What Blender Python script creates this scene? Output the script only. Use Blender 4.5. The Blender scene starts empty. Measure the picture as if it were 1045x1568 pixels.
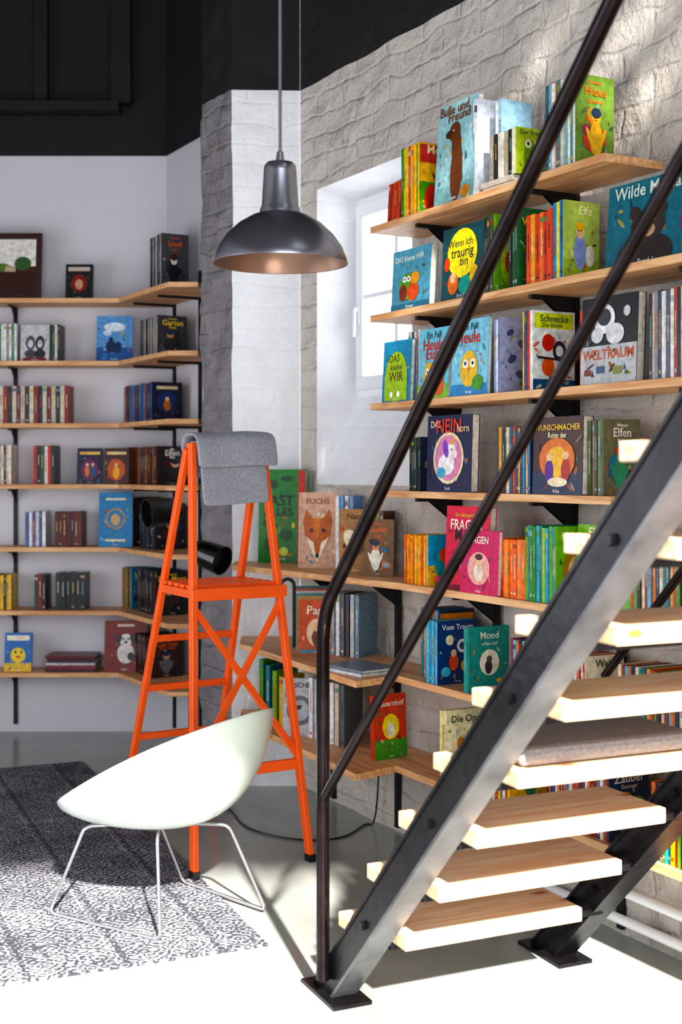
import bpy, bmesh, math, random
from mathutils import Vector, Matrix, noise
R = random.Random(7)
scene = bpy.context.scene
V = Vector

# ------------------------------------------------------------------ helpers
def lin(c):
    if isinstance(c, str):
        c = c.lstrip('#'); c = [int(c[i:i+2], 16)/255 if len(c) == 6 else int(c[i//2]*2, 16)/255 for i in (0, 2, 4)]
        c = [x/12.92 if x <= .04045 else ((x+.055)/1.055)**2.4 for x in c]
    return (c[0], c[1], c[2], 1.0)

def mat(name, col, rough=.5, metal=0, bump=0, bscale=20, var=0, vscale=6, bdist=.01, coat=0, detail=6):
    m = bpy.data.materials.new(name); m.use_nodes = True
    nt = m.node_tree; b = nt.nodes['Principled BSDF']
    b.inputs['Base Color'].default_value = lin(col)
    b.inputs['Roughness'].default_value = rough
    b.inputs['Metallic'].default_value = metal
    if coat: b.inputs['Coat Weight'].default_value = coat
    tc = nt.nodes.new('ShaderNodeTexCoord')
    if var:
        n = nt.nodes.new('ShaderNodeTexNoise'); n.inputs['Scale'].default_value = vscale; n.inputs['Detail'].default_value = detail
        nt.links.new(tc.outputs['Object'], n.inputs['Vector'])
        r = nt.nodes.new('ShaderNodeValToRGB')
        c = lin(col); r.color_ramp.elements[0].position = .3; r.color_ramp.elements[1].position = .7
        r.color_ramp.elements[0].color = tuple(x*(1-var) for x in c[:3])+(1,)
        r.color_ramp.elements[1].color = tuple(min(1, x*(1+var)) for x in c[:3])+(1,)
        nt.links.new(n.outputs['Fac'], r.inputs[0]); nt.links.new(r.outputs[0], b.inputs['Base Color'])
    if bump:
        n2 = nt.nodes.new('ShaderNodeTexNoise'); n2.inputs['Scale'].default_value = bscale; n2.inputs['Detail'].default_value = detail
        nt.links.new(tc.outputs['Object'], n2.inputs['Vector'])
        bp = nt.nodes.new('ShaderNodeBump'); bp.inputs['Strength'].default_value = bump; bp.inputs['Distance'].default_value = bdist
        nt.links.new(n2.outputs['Fac'], bp.inputs['Height']); nt.links.new(bp.outputs[0], b.inputs['Normal'])
    return m

def wood(name, c1, c2, rough=.5, axis=0, knots=True):
    m = bpy.data.materials.new(name); m.use_nodes = True
    nt = m.node_tree; b = nt.nodes['Principled BSDF']; b.inputs['Roughness'].default_value = rough
    tc = nt.nodes.new('ShaderNodeTexCoord'); mp = nt.nodes.new('ShaderNodeMapping')
    oi = nt.nodes.new('ShaderNodeObjectInfo'); va = nt.nodes.new('ShaderNodeVectorMath'); va.operation = 'ADD'
    sc_ = nt.nodes.new('ShaderNodeMath'); sc_.operation = 'MULTIPLY'; sc_.inputs[1].default_value = 17.0
    nt.links.new(oi.outputs['Random'], sc_.inputs[0]); nt.links.new(tc.outputs['Object'], va.inputs[0]); nt.links.new(sc_.outputs[0], va.inputs[1])
    s = [14, 14, 14]; s[axis] = 1.2
    mp.inputs['Scale'].default_value = s
    nt.links.new(va.outputs[0], mp.inputs[0])
    n = nt.nodes.new('ShaderNodeTexNoise'); n.inputs['Scale'].default_value = 2.0; n.inputs['Detail'].default_value = 5; n.inputs['Distortion'].default_value = 1.2
    nt.links.new(mp.outputs[0], n.inputs['Vector'])
    r = nt.nodes.new('ShaderNodeValToRGB'); r.color_ramp.elements[0].position = .35; r.color_ramp.elements[1].position = .62
    r.color_ramp.elements[0].color = lin(c1); r.color_ramp.elements[1].color = lin(c2)
    nt.links.new(n.outputs['Fac'], r.inputs[0])
    out = r.outputs[0]
    if knots:
        mp2 = nt.nodes.new('ShaderNodeMapping'); s2 = [9, 9, 9]; s2[axis] = 4
        mp2.inputs['Scale'].default_value = s2; nt.links.new(va.outputs[0], mp2.inputs[0])
        vo = nt.nodes.new('ShaderNodeTexVoronoi'); vo.inputs['Scale'].default_value = .9
        nt.links.new(mp2.outputs[0], vo.inputs['Vector'])
        rr = nt.nodes.new('ShaderNodeValToRGB'); rr.color_ramp.elements[0].position = .05; rr.color_ramp.elements[1].position = .16
        rr.color_ramp.elements[0].color = (1, 1, 1, 1); rr.color_ramp.elements[1].color = (0, 0, 0, 1)
        nt.links.new(vo.outputs['Distance'], rr.inputs[0])
        mx = nt.nodes.new('ShaderNodeMixRGB'); mx.inputs[2].default_value = lin('#a85f2a')
        nt.links.new(rr.outputs[0], mx.inputs[0]); nt.links.new(out, mx.inputs[1]); out = mx.outputs[0]
    nt.links.new(out, b.inputs['Base Color'])
    return m

class Acc:
    def __init__(s): s.v = []; s.f = []; s.c = []; s.m = []
    def poly(s, pts, col=(1, 1, 1, 1), mi=0):
        i = len(s.v); s.v += [tuple(p) for p in pts]; s.f.append(list(range(i, i+len(pts)))); s.c.append(col); s.m.append(mi)
    def box(s, M, a, b, col=(1, 1, 1, 1), mi=0):
        x0, y0, z0 = a; x1, y1, z1 = b
        p = [M @ V(q) for q in ((x0, y0, z0), (x1, y0, z0), (x1, y1, z0), (x0, y1, z0), (x0, y0, z1), (x1, y0, z1), (x1, y1, z1), (x0, y1, z1))]
        i = len(s.v); s.v += [tuple(q) for q in p]
        for f in ((0, 3, 2, 1), (4, 5, 6, 7), (0, 1, 5, 4), (1, 2, 6, 5), (2, 3, 7, 6), (3, 0, 4, 7)):
            s.f.append([i+k for k in f]); s.c.append(col); s.m.append(mi)
    def bar(s, p0, p1, w, t, side, col=(1, 1, 1, 1), mi=0):
        p0 = V(p0); p1 = V(p1); z = (p1-p0); L = z.length; z.normalize()
        x = V(side); x = (x - z*x.dot(z)).normalized(); y = z.cross(x)
        M = Matrix((x, y, z)).transposed().to_4x4(); M.translation = p0
        s.box(M, (-w/2, -t/2, 0), (w/2, t/2, L), col, mi)
    def prism(s, pts, z0, z1, col=(1, 1, 1, 1), mi=0):
        n = len(pts); i = len(s.v)
        s.v += [(p[0], p[1], z0) for p in pts]+[(p[0], p[1], z1) for p in pts]
        s.f.append([i+k for k in reversed(range(n))]); s.f.append([i+n+k for k in range(n)])
        s.c += [col]*2; s.m += [mi]*2
        for k in range(n):
            k2 = (k+1) % n; s.f.append([i+k, i+k2, i+n+k2, i+n+k]); s.c.append(col); s.m.append(mi)
    def tube(s, pts, r, n=10, col=(1, 1, 1, 1), mi=0):
        pts = [V(p) for p in pts]; i = len(s.v); prev = None
        for k, p in enumerate(pts):
            d = (pts[min(k+1, len(pts)-1)]-pts[max(k-1, 0)]).normalized()
            if prev is None:
                x = d.orthogonal().normalized()
            else:
                x = (prev-d*prev.dot(d)).normalized()
            prev = x; y = d.cross(x)
            rr = r[k] if isinstance(r, (list, tuple)) else r
            for j in range(n):
                a = 2*math.pi*j/n; s.v.append(tuple(p+(x*math.cos(a)+y*math.sin(a))*rr))
        for k in range(len(pts)-1):
            for j in range(n):
                j2 = (j+1) % n; s.f.append([i+k*n+j, i+k*n+j2, i+(k+1)*n+j2, i+(k+1)*n+j]); s.c.append(col); s.m.append(mi)
        s.f.append([i+j for j in reversed(range(n))]); s.f.append([i+(len(pts)-1)*n+j for j in range(n)]); s.c += [col]*2; s.m += [mi]*2
    def obj(s, name, mats, parent=None, smooth=False, M=None, bevel=0):
        me = bpy.data.meshes.new(name); me.from_pydata(s.v, [], s.f)
        if not isinstance(mats, (list, tuple)): mats = [mats]
        for m in mats: me.materials.append(m)
        ca = me.color_attributes.new('Col', 'FLOAT_COLOR', 'CORNER')
        k = 0
        for fi, f in enumerate(s.f):
            me.polygons[fi].material_index = s.m[fi]
            if smooth: me.polygons[fi].use_smooth = True
            for _ in f: ca.data[k].color = s.c[fi]; k += 1
        me.update()
        o = bpy.data.objects.new(name, me); scene.collection.objects.link(o)
        if M is not None: o.matrix_world = M
        if parent: o.parent = parent
        if bevel:
            b = o.modifiers.new('bev', 'BEVEL'); b.width = bevel; b.segments = 2; b.limit_method = 'ANGLE'
        if smooth and not bevel:
            try:
                me.set_sharp_from_angle(angle=math.radians(40))
            except Exception: pass
        return o

def empty(name, loc=(0, 0, 0)):
    e = bpy.data.objects.new(name, None); scene.collection.objects.link(e); e.location = loc; e.empty_display_size = .1
    return e

def lathe(acc, prof, c, n=48, mi=0, axis=None):
    i = len(acc.v); M = Matrix.Translation(V(c))
    if axis is not None:
        M = M @ V((0, 0, 1)).rotation_difference(V(axis)).to_matrix().to_4x4()
    for r, z in prof:
        for j in range(n):
            a = 2*math.pi*j/n; acc.v.append(tuple(M @ V((r*math.cos(a), r*math.sin(a), z))))
    for k in range(len(prof)-1):
        for j in range(n):
            j2 = (j+1) % n
            acc.f.append([i+k*n+j, i+k*n+j2, i+(k+1)*n+j2, i+(k+1)*n+j]); acc.c.append((1, 1, 1, 1)); acc.m.append(mi)

# ------------------------------------------------------------------ camera (eye height 1.63, level, shifted)
cam = bpy.data.cameras.new('camera'); co = bpy.data.objects.new('camera', cam); scene.collection.objects.link(co)
co.location = (0, 0, 1.63); co.rotation_euler = (math.radians(90), 0, 0)
cam.lens = 45.92; cam.sensor_width = 36; cam.shift_y = -.0408; cam.clip_start = .05
cam.dof.use_dof = True; cam.dof.focus_distance = 4.9; cam.dof.aperture_fstop = 2.8
scene.camera = co

# ------------------------------------------------------------------ materials
def plaster(name, c1, c2, big=.5, dist=.03, nsc=7, brick=0, udir=(.489, -.872, 0)):
    m = mat(name, c1, .85)
    nt = m.node_tree; b = nt.nodes['Principled BSDF']; tc = nt.nodes.new('ShaderNodeTexCoord')
    n = nt.nodes.new('ShaderNodeTexNoise'); n.inputs['Scale'].default_value = nsc; n.inputs['Detail'].default_value = 9; n.inputs['Roughness'].default_value = .62
    nt.links.new(tc.outputs['Object'], n.inputs['Vector'])
    vo = nt.nodes.new('ShaderNodeTexVoronoi'); vo.feature = 'SMOOTH_F1'; vo.inputs['Scale'].default_value = 6.5
    mp = nt.nodes.new('ShaderNodeMapping'); mp.inputs['Scale'].default_value = (1, 1, 1.8)
    nt.links.new(tc.outputs['Object'], mp.inputs[0]); nt.links.new(mp.outputs[0], vo.inputs['Vector'])
    ad = nt.nodes.new('ShaderNodeMath'); ad.operation = 'MULTIPLY_ADD'; ad.inputs[1].default_value = -big
    nt.links.new(vo.outputs['Distance'], ad.inputs[0]); nt.links.new(n.outputs['Fac'], ad.inputs[2])
    hgt = ad.outputs[0]
    if brick:   # faint courses of the painted-over masonry
        dt = nt.nodes.new('ShaderNodeVectorMath'); dt.operation = 'DOT_PRODUCT'; dt.inputs[1].default_value = udir
        nt.links.new(tc.outputs['Object'], dt.inputs[0])
        sp_ = nt.nodes.new('ShaderNodeSeparateXYZ'); nt.links.new(tc.outputs['Object'], sp_.inputs[0])
        cb = nt.nodes.new('ShaderNodeCombineXYZ'); nt.links.new(dt.outputs['Value'], cb.inputs[0]); nt.links.new(sp_.outputs['Z'], cb.inputs[1])
        wn = nt.nodes.new('ShaderNodeTexNoise'); wn.inputs['Scale'].default_value = 4; nt.links.new(tc.outputs['Object'], wn.inputs['Vector'])
        vs = nt.nodes.new('ShaderNodeVectorMath'); vs.operation = 'MULTIPLY_ADD'; vs.inputs[1].default_value = (.09, .09, 0)
        nt.links.new(wn.outputs['Color'], vs.inputs[0]); nt.links.new(cb.outputs[0], vs.inputs[2])
        bt = nt.nodes.new('ShaderNodeTexBrick'); bt.inputs['Scale'].default_value = 1; bt.inputs['Brick Width'].default_value = .29; bt.inputs['Row Height'].default_value = .105
        bt.inputs['Mortar Size'].default_value = .014; bt.inputs['Mortar Smooth'].default_value = 1
        nt.links.new(vs.outputs[0], bt.inputs['Vector'])
        a2 = nt.nodes.new('ShaderNodeMath'); a2.operation = 'MULTIPLY_ADD'; a2.inputs[1].default_value = -brick
        nt.links.new(bt.outputs['Fac'], a2.inputs[0]); nt.links.new(hgt, a2.inputs[2]); hgt = a2.outputs[0]
    bp = nt.nodes.new('ShaderNodeBump'); bp.inputs['Distance'].default_value = dist; bp.inputs['Strength'].default_value = 1
    nt.links.new(hgt, bp.inputs['Height']); nt.links.new(bp.outputs[0], b.inputs['Normal'])
    r = nt.nodes.new('ShaderNodeValToRGB'); r.color_ramp.elements[0].position = .3; r.color_ramp.elements[1].position = .7
    r.color_ramp.elements[0].color = lin(c2); r.color_ramp.elements[1].color = lin(c1)
    nt.links.new(n.outputs['Fac'], r.inputs[0]); nt.links.new(r.outputs[0], b.inputs['Base Color'])
    return m
m_wallR = plaster('rough_plaster', '#e6ddd3', '#d6cdc4', .6, .08, 9, brick=.13)
m_white = plaster('white_plaster', '#ececee', '#e2e2e5', .2, .02, brick=.1, udir=(1, 0, 0))
m_pgrey = plaster('grey_plaster', '#a8a2a5', '#8b8588', .5, .09, 9, brick=.12, udir=(.58, -.82, 0))
m_black = mat('black_paint', '#1b191d', .8, bump=.3, bscale=8, bdist=.02)
m_blackw = plaster('black_plaster', '#211f24', '#1a181c', .5, .05)
m_wallL = mat('left_wall_paint', '#cfcdd3', .8, bump=.25, bscale=5, bdist=.02)
m_floor = mat('floor_paint', '#969c99', .2, bump=.06, bscale=5, bdist=.01, var=.12, vscale=2.5)
m_shelf = wood('shelf_pine', '#c68c5a', '#e6b988', .5, axis=0, knots=False)
m_tread = wood('tread_pine', '#dcae82', '#edd3b4', .42, axis=0)
m_steel = mat('black_steel', '#1b191e', .33, .5, bump=.35, bscale=30, bdist=.004, var=.5, vscale=14)
m_steel2 = mat('sunlit_flange_steel', '#5f5f64', .33, .35, bump=.25, bscale=30, bdist=.003, var=.4, vscale=9)  # sunlight on the near lower flange painted in as lighter grey
m_rail = mat('rail_steel', '#2c2426', .22, .85, bump=.2, bscale=40, bdist=.002, var=.5, vscale=10)
m_orange = mat('orange_paint', '#f4600f', .38, var=.08, vscale=9)
m_felt = mat('grey_felt', '#9698a2', .95, bump=.6, bscale=260, bdist=.002, var=.25, vscale=150)
m_chair = mat('white_shell', '#d6e0d8', .22, coat=.3)
m_chrome = mat('chair_wire', '#b9b9bd', .25, .9)
m_blackp = mat('black_plastic', '#101012', .22)
m_white_pvc = mat('white_pvc', '#e4e6ea', .35)
m_pend = mat('pendant_gunmetal', '#a4a4ae', .27, .9, bump=.05, bscale=60, bdist=.001)
m_copper = mat('pendant_copper', '#8c6f60', .4, .6)
m_cord = mat('pendant_cord', '#6b6370', .7)
m_cush = mat('taupe_felt', '#8a8484', .95, bump=.5, bscale=200, bdist=.002, var=.2, vscale=90)
m_bracket = mat('bracket_black', '#121113', .5)

m_book = bpy.data.materials.new('book_print'); m_book.use_nodes = True
nt = m_book.node_tree; b = nt.nodes['Principled BSDF']; at = nt.nodes.new('ShaderNodeAttribute'); at.attribute_name = 'Col'
tcn = nt.nodes.new('ShaderNodeTexCoord'); bn = nt.nodes.new('ShaderNodeTexNoise'); bn.inputs['Scale'].default_value = 45; bn.inputs['Detail'].default_value = 6
nt.links.new(tcn.outputs['Object'], bn.inputs['Vector'])
mr = nt.nodes.new('ShaderNodeMapRange'); mr.inputs['From Min'].default_value = .3; mr.inputs['From Max'].default_value = .7; mr.inputs['To Min'].default_value = .68; mr.inputs['To Max'].default_value = 1.12
nt.links.new(bn.outputs['Fac'], mr.inputs['Value'])
hs = nt.nodes.new('ShaderNodeHueSaturation'); hs.inputs['Saturation'].default_value = 1.12; nt.links.new(at.outputs['Color'], hs.inputs['Color'])
mm = nt.nodes.new('ShaderNodeVectorMath'); mm.operation = 'SCALE'; nt.links.new(hs.outputs['Color'], mm.inputs[0]); nt.links.new(mr.outputs[0], mm.inputs['Scale'])
nt.links.new(mm.outputs[0], b.inputs['Base Color']); b.inputs['Roughness'].default_value = .36

# rug
m_rug = bpy.data.materials.new('rug_pattern'); m_rug.use_nodes = True
nt = m_rug.node_tree; b = nt.nodes['Principled BSDF']; b.inputs['Roughness'].default_value = .95
tc = nt.nodes.new('ShaderNodeTexCoord')
def N(t, **k):
    n = nt.nodes.new(t)
    for a, v in k.items(): setattr(n, a, v)
    return n
def L(a, c): nt.links.new(a, c)
sep = N('ShaderNodeSeparateXYZ'); L(tc.outputs['Object'], sep.inputs[0])
vo = N('ShaderNodeTexVoronoi'); vo.inputs['Scale'].default_value = 24; vo.inputs['Randomness'].default_value = .75; vo.distance = 'EUCLIDEAN'; L(tc.outputs['Object'], vo.inputs['Vector'])
def M2(op, a, b_=None, v=None):
    n = N('ShaderNodeMath', operation=op)
    if hasattr(a, 'links'): L(a, n.inputs[0])
    else: n.inputs[0].default_value = a
    if b_ is not None:
        if hasattr(b_, 'links'): L(b_, n.inputs[1])
        else: n.inputs[1].default_value = b_
    return n.outputs[0]
ring = M2('SINE', M2('MULTIPLY', vo.outputs['Distance'], 18.0))
vo2 = N('ShaderNodeTexVoronoi'); vo2.inputs['Scale'].default_value = 6; vo2.inputs['Randomness'].default_value = .1; vo2.distance = 'MINKOWSKI'; vo2.inputs['Exponent'].default_value = .7; L(tc.outputs['Object'], vo2.inputs['Vector'])
ring2 = M2('SINE', M2('MULTIPLY', vo2.outputs['Distance'], 22.0))
pat = M2('ADD', M2('MULTIPLY', ring, 1.1), M2('MULTIPLY', ring2, .8))
stripe = M2('LESS_THAN', M2('ABSOLUTE', M2('SUBTRACT', M2('FRACT', M2('MULTIPLY', sep.outputs['X'], 3.1)), .5)), .03)
stripe2 = M2('LESS_THAN', M2('ABSOLUTE', M2('SUBTRACT', M2('FRACT', M2('ADD', M2('MULTIPLY', sep.outputs['X'], 3.1), .09)), .5)), .012)
ns = N('ShaderNodeTexNoise'); ns.inputs['Scale'].default_value = 3; ns.inputs['Detail'].default_value = 10; ns.inputs['Roughness'].default_value = .75; L(tc.outputs['Object'], ns.inputs['Vector'])
ns2 = N('ShaderNodeTexNoise'); ns2.inputs['Scale'].default_value = 90; ns2.inputs['Detail'].default_value = 3; L(tc.outputs['Object'], ns2.inputs['Vector'])
tot = M2('ADD', pat, M2('MULTIPLY', M2('SUBTRACT', ns.outputs['Fac'], .5), 6.0))
tot = M2('ADD', tot, M2('MULTIPLY', M2('SUBTRACT', ns2.outputs['Fac'], .5), 2.0))
tot = M2('ADD', tot, M2('MULTIPLY', stripe, -1.0)); tot = M2('ADD', tot, M2('MULTIPLY', stripe2, .9))
rp = N('ShaderNodeValToRGB'); rp.color_ramp.elements[0].position = .05; rp.color_ramp.elements[1].position = .85
rp.color_ramp.elements[0].color = lin('#2b2e38'); rp.color_ramp.elements[1].color = lin('#8e8f96')
L(M2('ADD', M2('MULTIPLY', tot, .45), .32), rp.inputs[0]); L(rp.outputs[0], b.inputs['Base Color'])
bp = N('ShaderNodeBump'); bp.inputs['Distance'].default_value = .003; bp.inputs['Strength'].default_value = .6; L(ns2.outputs['Fac'], bp.inputs['Height']); L(bp.outputs[0], b.inputs['Normal'])

# glass
def glassmat(name, tint):
    m = bpy.data.materials.new(name); m.use_nodes = True
    nt = m.node_tree; nt.nodes.clear(); o = nt.nodes.new('ShaderNodeOutputMaterial'); mx = nt.nodes.new('ShaderNodeMixShader')
    tr = nt.nodes.new('ShaderNodeBsdfTransparent'); tr.inputs[0].default_value = tint
    gl = nt.nodes.new('ShaderNodeBsdfGlossy'); gl.inputs['Roughness'].default_value = .03; mx.inputs[0].default_value = .06
    nt.links.new(tr.outputs[0], mx.inputs[1]); nt.links.new(gl.outputs[0], mx.inputs[2]); nt.links.new(mx.outputs[0], o.inputs[0])
    return m
m_glass = glassmat('window_glass', (1, 1, 1, 1))
m_tint = glassmat('added_skylight_glass', (.6, .6, .61, 1))  # grey tint dims the sun coming through the added skylight

# ------------------------------------------------------------------ wall frames
class Wall:
    def __init__(s, O, a): s.O = V((O[0], O[1], 0)); s.a = V((a[0], a[1], 0)).normalized(); s.n = V((-s.a.y, s.a.x, 0))
    def pos(s, u, off, z): return s.O+s.a*u-s.n*off+V((0, 0, z))
    def xy(s, u, off): p = s.pos(u, off, 0); return (p.x, p.y)
WR = Wall((1.05, 4.5), (.489, -.872))
WS = Wall((-1.09, 8.15), (.489, -.872))
WL = Wall((0, 8.15), (1, 0))
H = 5.3; PB = 3.59

def wallgrid(name, W, u0, u1, mats, step=.12, amp=.0, holes=(), z0=0, z1=H, split=PB, edgeflat=True):
    us = {u0, u1}; zs = {z0, z1}
    if z0 < split < z1: zs.add(split)
    for h in holes: us |= {h[0], h[1]}; zs |= {h[2], h[3]}
    def fill(s):
        s = sorted(s); out = []
        for a, b_ in zip(s, s[1:]):
            n = max(1, int(math.ceil((b_-a)/step))); out += [a+(b_-a)*k/n for k in range(n)]
        return out+[s[-1]]
    us = fill(us); zs = fill(zs); acc = Acc()
    def P(u, z):
        p = W.pos(u, 0, z)
        d = 0
        if amp:
            e = min(u-u0, u1-u)
            for h in holes:
                du = max(h[0]-u, 0, u-h[1]); dz = max(h[2]-z, 0, z-h[3]); e = min(e, math.hypot(du, dz))
            d = amp*min(1, max(0, e)/.15)*(noise.noise(p*2.2)*1.0+.6*noise.noise(p*6)+.35*noise.noise(p*13))
        return p-W.n*d
    idx = {}
    for i, u in enumerate(us):
        for j, z in enumerate(zs):
            idx[i, j] = len(acc.v); acc.v.append(tuple(P(u, z)))
    for i in range(len(us)-1):
        for j in range(len(zs)-1):
            uc = (us[i]+us[i+1])/2; zc = (zs[j]+zs[j+1])/2
            if any(h[0] < uc < h[1] and h[2] < zc < h[3] for h in holes): continue
            acc.f.append([idx[i, j], idx[i+1, j], idx[i+1, j+1], idx[i, j+1]]); acc.c.append((1, 1, 1, 1)); acc.m.append(1 if zc > split else 0)
    return acc.obj(name, mats, smooth=True)

nu0, nu1, nz0, nz1 = -2.395, -1.50, 1.56, 3.045
wallgrid('wall_right', WR, -2.58, 7.2, [m_wallR, m_blackw], step=.04, amp=.016, holes=[(nu0, nu1, nz0, nz1)])
# niche
D = .21; wu0, wu1, wz0, wz1 = -2.36, -1.56, 2.0, 3.0
acc = Acc()
a_, b_, c_, d_ = [WR.pos(u, 0, z) for u, z in ((nu0, nz0), (nu1, nz0), (nu1, nz1), (nu0, nz1))]
e_, f_, g_, h_ = [WR.pos(u, -D, z) for u, z in ((wu0, wz0), (wu1, wz0), (wu1, wz1), (wu0, wz1))]
for q in ((a_, b_, f_, e_), (b_, c_, g_, f_), (c_, d_, h_, g_), (d_, a_, e_, h_)): acc.poly(q)
acc.obj('wall_window_niche', m_white)
# window
win = empty('window_1')
acc = Acc()
Mw = Matrix((WR.a, WR.n, V((0, 0, 1)))).transposed().to_4x4(); Mw.translation = WR.pos(wu0, -D, wz0)
ww = wu1-wu0; wh = wz1-wz0
def frame(acc, M, x0, z0, x1, z1, w, y0, y1):
    acc.box(M, (x0, y0, z0), (x1, y1, z0+w)); acc.box(M, (x0, y0, z1-w), (x1, y1, z1))
    acc.box(M, (x0, y0, z0+w), (x0+w, y1, z1-w)); acc.box(M, (x1-w, y0, z0+w), (x1, y1, z1-w))
frame(acc, Mw, -.02, -.02, ww+.02, wh+.02, .07, 0, .07)
frame(acc, Mw, .035, .035, ww-.035, wh-.035, .065, -.025, .04)
acc.box(Mw, (ww/2-.015, -.01, .09), (ww/2+.015, .03, wh-.09)); acc.box(Mw, (.09, -.01, wh/2-.012), (ww-.09, .03, wh/2+.012))
acc.obj('frame', m_white_pvc, win, bevel=.004)
acc = Acc(); acc.box(Mw, (.052, -.035, .36), (.082, -.024, .46)); acc.bar(Mw @ V((.067, -.05, .44)), Mw @ V((.067, -.055, .30)), .02, .014, WR.a)
acc.box(Mw, (.058, -.055, .43), (.076, -.03, .45)); acc.obj('handle', m_white_pvc, win, bevel=.003)
acc = Acc(); acc.box(Mw, (.09, .005, .09), (ww-.09, .011, wh-.09)); acc.obj('glass', m_glass, win)

wallgrid('wall_left_back', WL, -4, -1.09, [m_wallL, m_black], step=.5)
wallgrid('wall_alcove_side', WS, 0, .69, [m_wallL, m_black], step=.5)
# pillar
acc = Acc()
foot = [(-.752, 7.56), (-.749, 7.0), (-.562, 6.735), (-.212, 6.745)]
fine = []
seg_m = []
for k in range(3):
    p, q = V(foot[k]), V(foot[k+1]); n = max(2, int((q-p).length/.03))
    for j in range(n): fine.append(p+(q-p)*j/n); seg_m.append(k)
fine.append(V(foot[3]))
nz = 150; idx = {}
for j in range(nz+1):
    z = PB*j/(nz-40) if j <= nz-40 else PB+(H-PB)*(j-(nz-40))/40
    for i, p in enumerate(fine):
        q = V((p.x, p.y, z)); am = (.032 if seg_m[min(i, len(seg_m)-1)] < 2 else .012) if i < len(fine)-3 else 0
        d = am*(noise.noise(q*3)+.7*noise.noise(q*8)+.4*noise.noise(q*16)); idx[i, j] = len(acc.v)
        acc.v.append((q.x-.5*d, q.y-d, z))
for i in range(len(fine)-1):
    for j in range(nz):
        acc.f.append([idx[i, j], idx[i+1, j], idx[i+1, j+1], idx[i, j+1]]); acc.c.append((1, 1, 1, 1))
        acc.m.append(2 if j >= nz-40 else (1 if seg_m[i] == 2 else 0))
acc.obj('pillar', [m_pgrey, m_white, m_black], smooth=True)

# floor, ceiling, near walls
YB = -1.6
acc = Acc(); acc.prism([(-4, YB), (4.7, YB), (4.7, -1.0), (-.1, 7.6), (-.75, 8.3), (-4, 8.3)], -.1, 0); acc.obj('floor', m_floor)
WB = Wall((0, YB), (-1, 0)); WX = Wall((-4, 0), (0, 1))
def lookwall(name, W, u0, u1, holes): return wallgrid(name, W, u0, u1, [m_wallL, m_wallL], step=2, holes=holes, split=9)
bh = [(-3.6, .6, 2.75, 5.0), (-3.2, 2.2, .35, 2.55)]  # unseen openings: upper one shaped for the sun patch, lower for sky fill
lookwall('wall_back', WB, -4.8, 4, bh)
xh = [(1.2, 3.8, .6, 2.8), (4.6, 6.2, .6, 2.6)]  # unseen side windows, put in to let sky fill into the room
lookwall('wall_left_side', WX, YB, 8.15, xh)
acc = Acc()
def mull(acc, W, h, nx, nzz, w=.05):
    for k in range(nx+1):
        u = h[0]+(h[1]-h[0])*k/nx; acc.bar(W.pos(u, 0, h[2]), W.pos(u, 0, h[3]), w, w, W.a)
    for k in range(nzz+1):
        z = h[2]+(h[3]-h[2])*k/nzz; acc.bar(W.pos(h[0], 0, z), W.pos(h[1], 0, z), w, w, V((0, 0, 1)))
mull(acc, WB, bh[0], 2, 1); acc.obj('window_2', m_white_pvc)
acc = Acc(); mull(acc, WB, bh[1], 4, 1); acc.obj('window_3', m_white_pvc)
for k, h in enumerate(xh):
    acc = Acc(); mull(acc, WX, h, 2, 2); acc.obj('window_%d' % (k+4), m_white_pvc)
# ceiling, with an unseen skylight added to throw sun patches on the wall
sx0, sx1, sy0, sy1 = 1.2, 2.5, .9, 2.2
acc = Acc()
for (x0, x1, y0, y1) in ((-4, sx0, YB, 8.4), (sx1, 4.8, YB, 8.4), (sx0, sx1, YB, sy0), (sx0, sx1, sy1, 8.4)):
    acc.box(Matrix(), (x0, y0, H), (x1, y1, H+.1))
acc.obj('ceiling', m_black)
sky = empty('window_6')
acc = Acc()
for k in range(4):
    x = sx0+(sx1-sx0)*k/3; acc.box(Matrix(), (x-.06, sy0, H+.02), (x+.06, sy1, H+.08))
for k in range(4):
    y = sy0+(sy1-sy0)*k/3; acc.box(Matrix(), (sx0, y-.06, H+.02), (sx1, y+.06, H+.08))
acc.obj('frame', m_white_pvc, sky)
acc = Acc(); acc.box(Matrix(), (sx0, sy0, H+.1), (sx1, sy1, H+.106)); acc.obj('glass', m_tint, sky)
# dark timber trim on the upper left wall
acc = Acc(); acc.box(Matrix(), (-4, 8.02, 3.84), (-1.37, 8.149, 3.9)); acc.box(Matrix(), (-1.42, 8.05, 3.9), (-1.3, 8.149, 5.25)); acc.box(Matrix(), (-1.9, 8.08, 3.9), (-1.82, 8.149, 5.25)); acc.obj('trim_1', m_black)
# pipes along base of right wall
acc = Acc()
for z, o in ((.07, .05), (.17, .05)):
    acc.tube([WR.pos(-1.0, o, z), WR.pos(4, o, z)], .018, 12)
acc.obj('trim_2', m_white_pvc, smooth=True)

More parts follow.
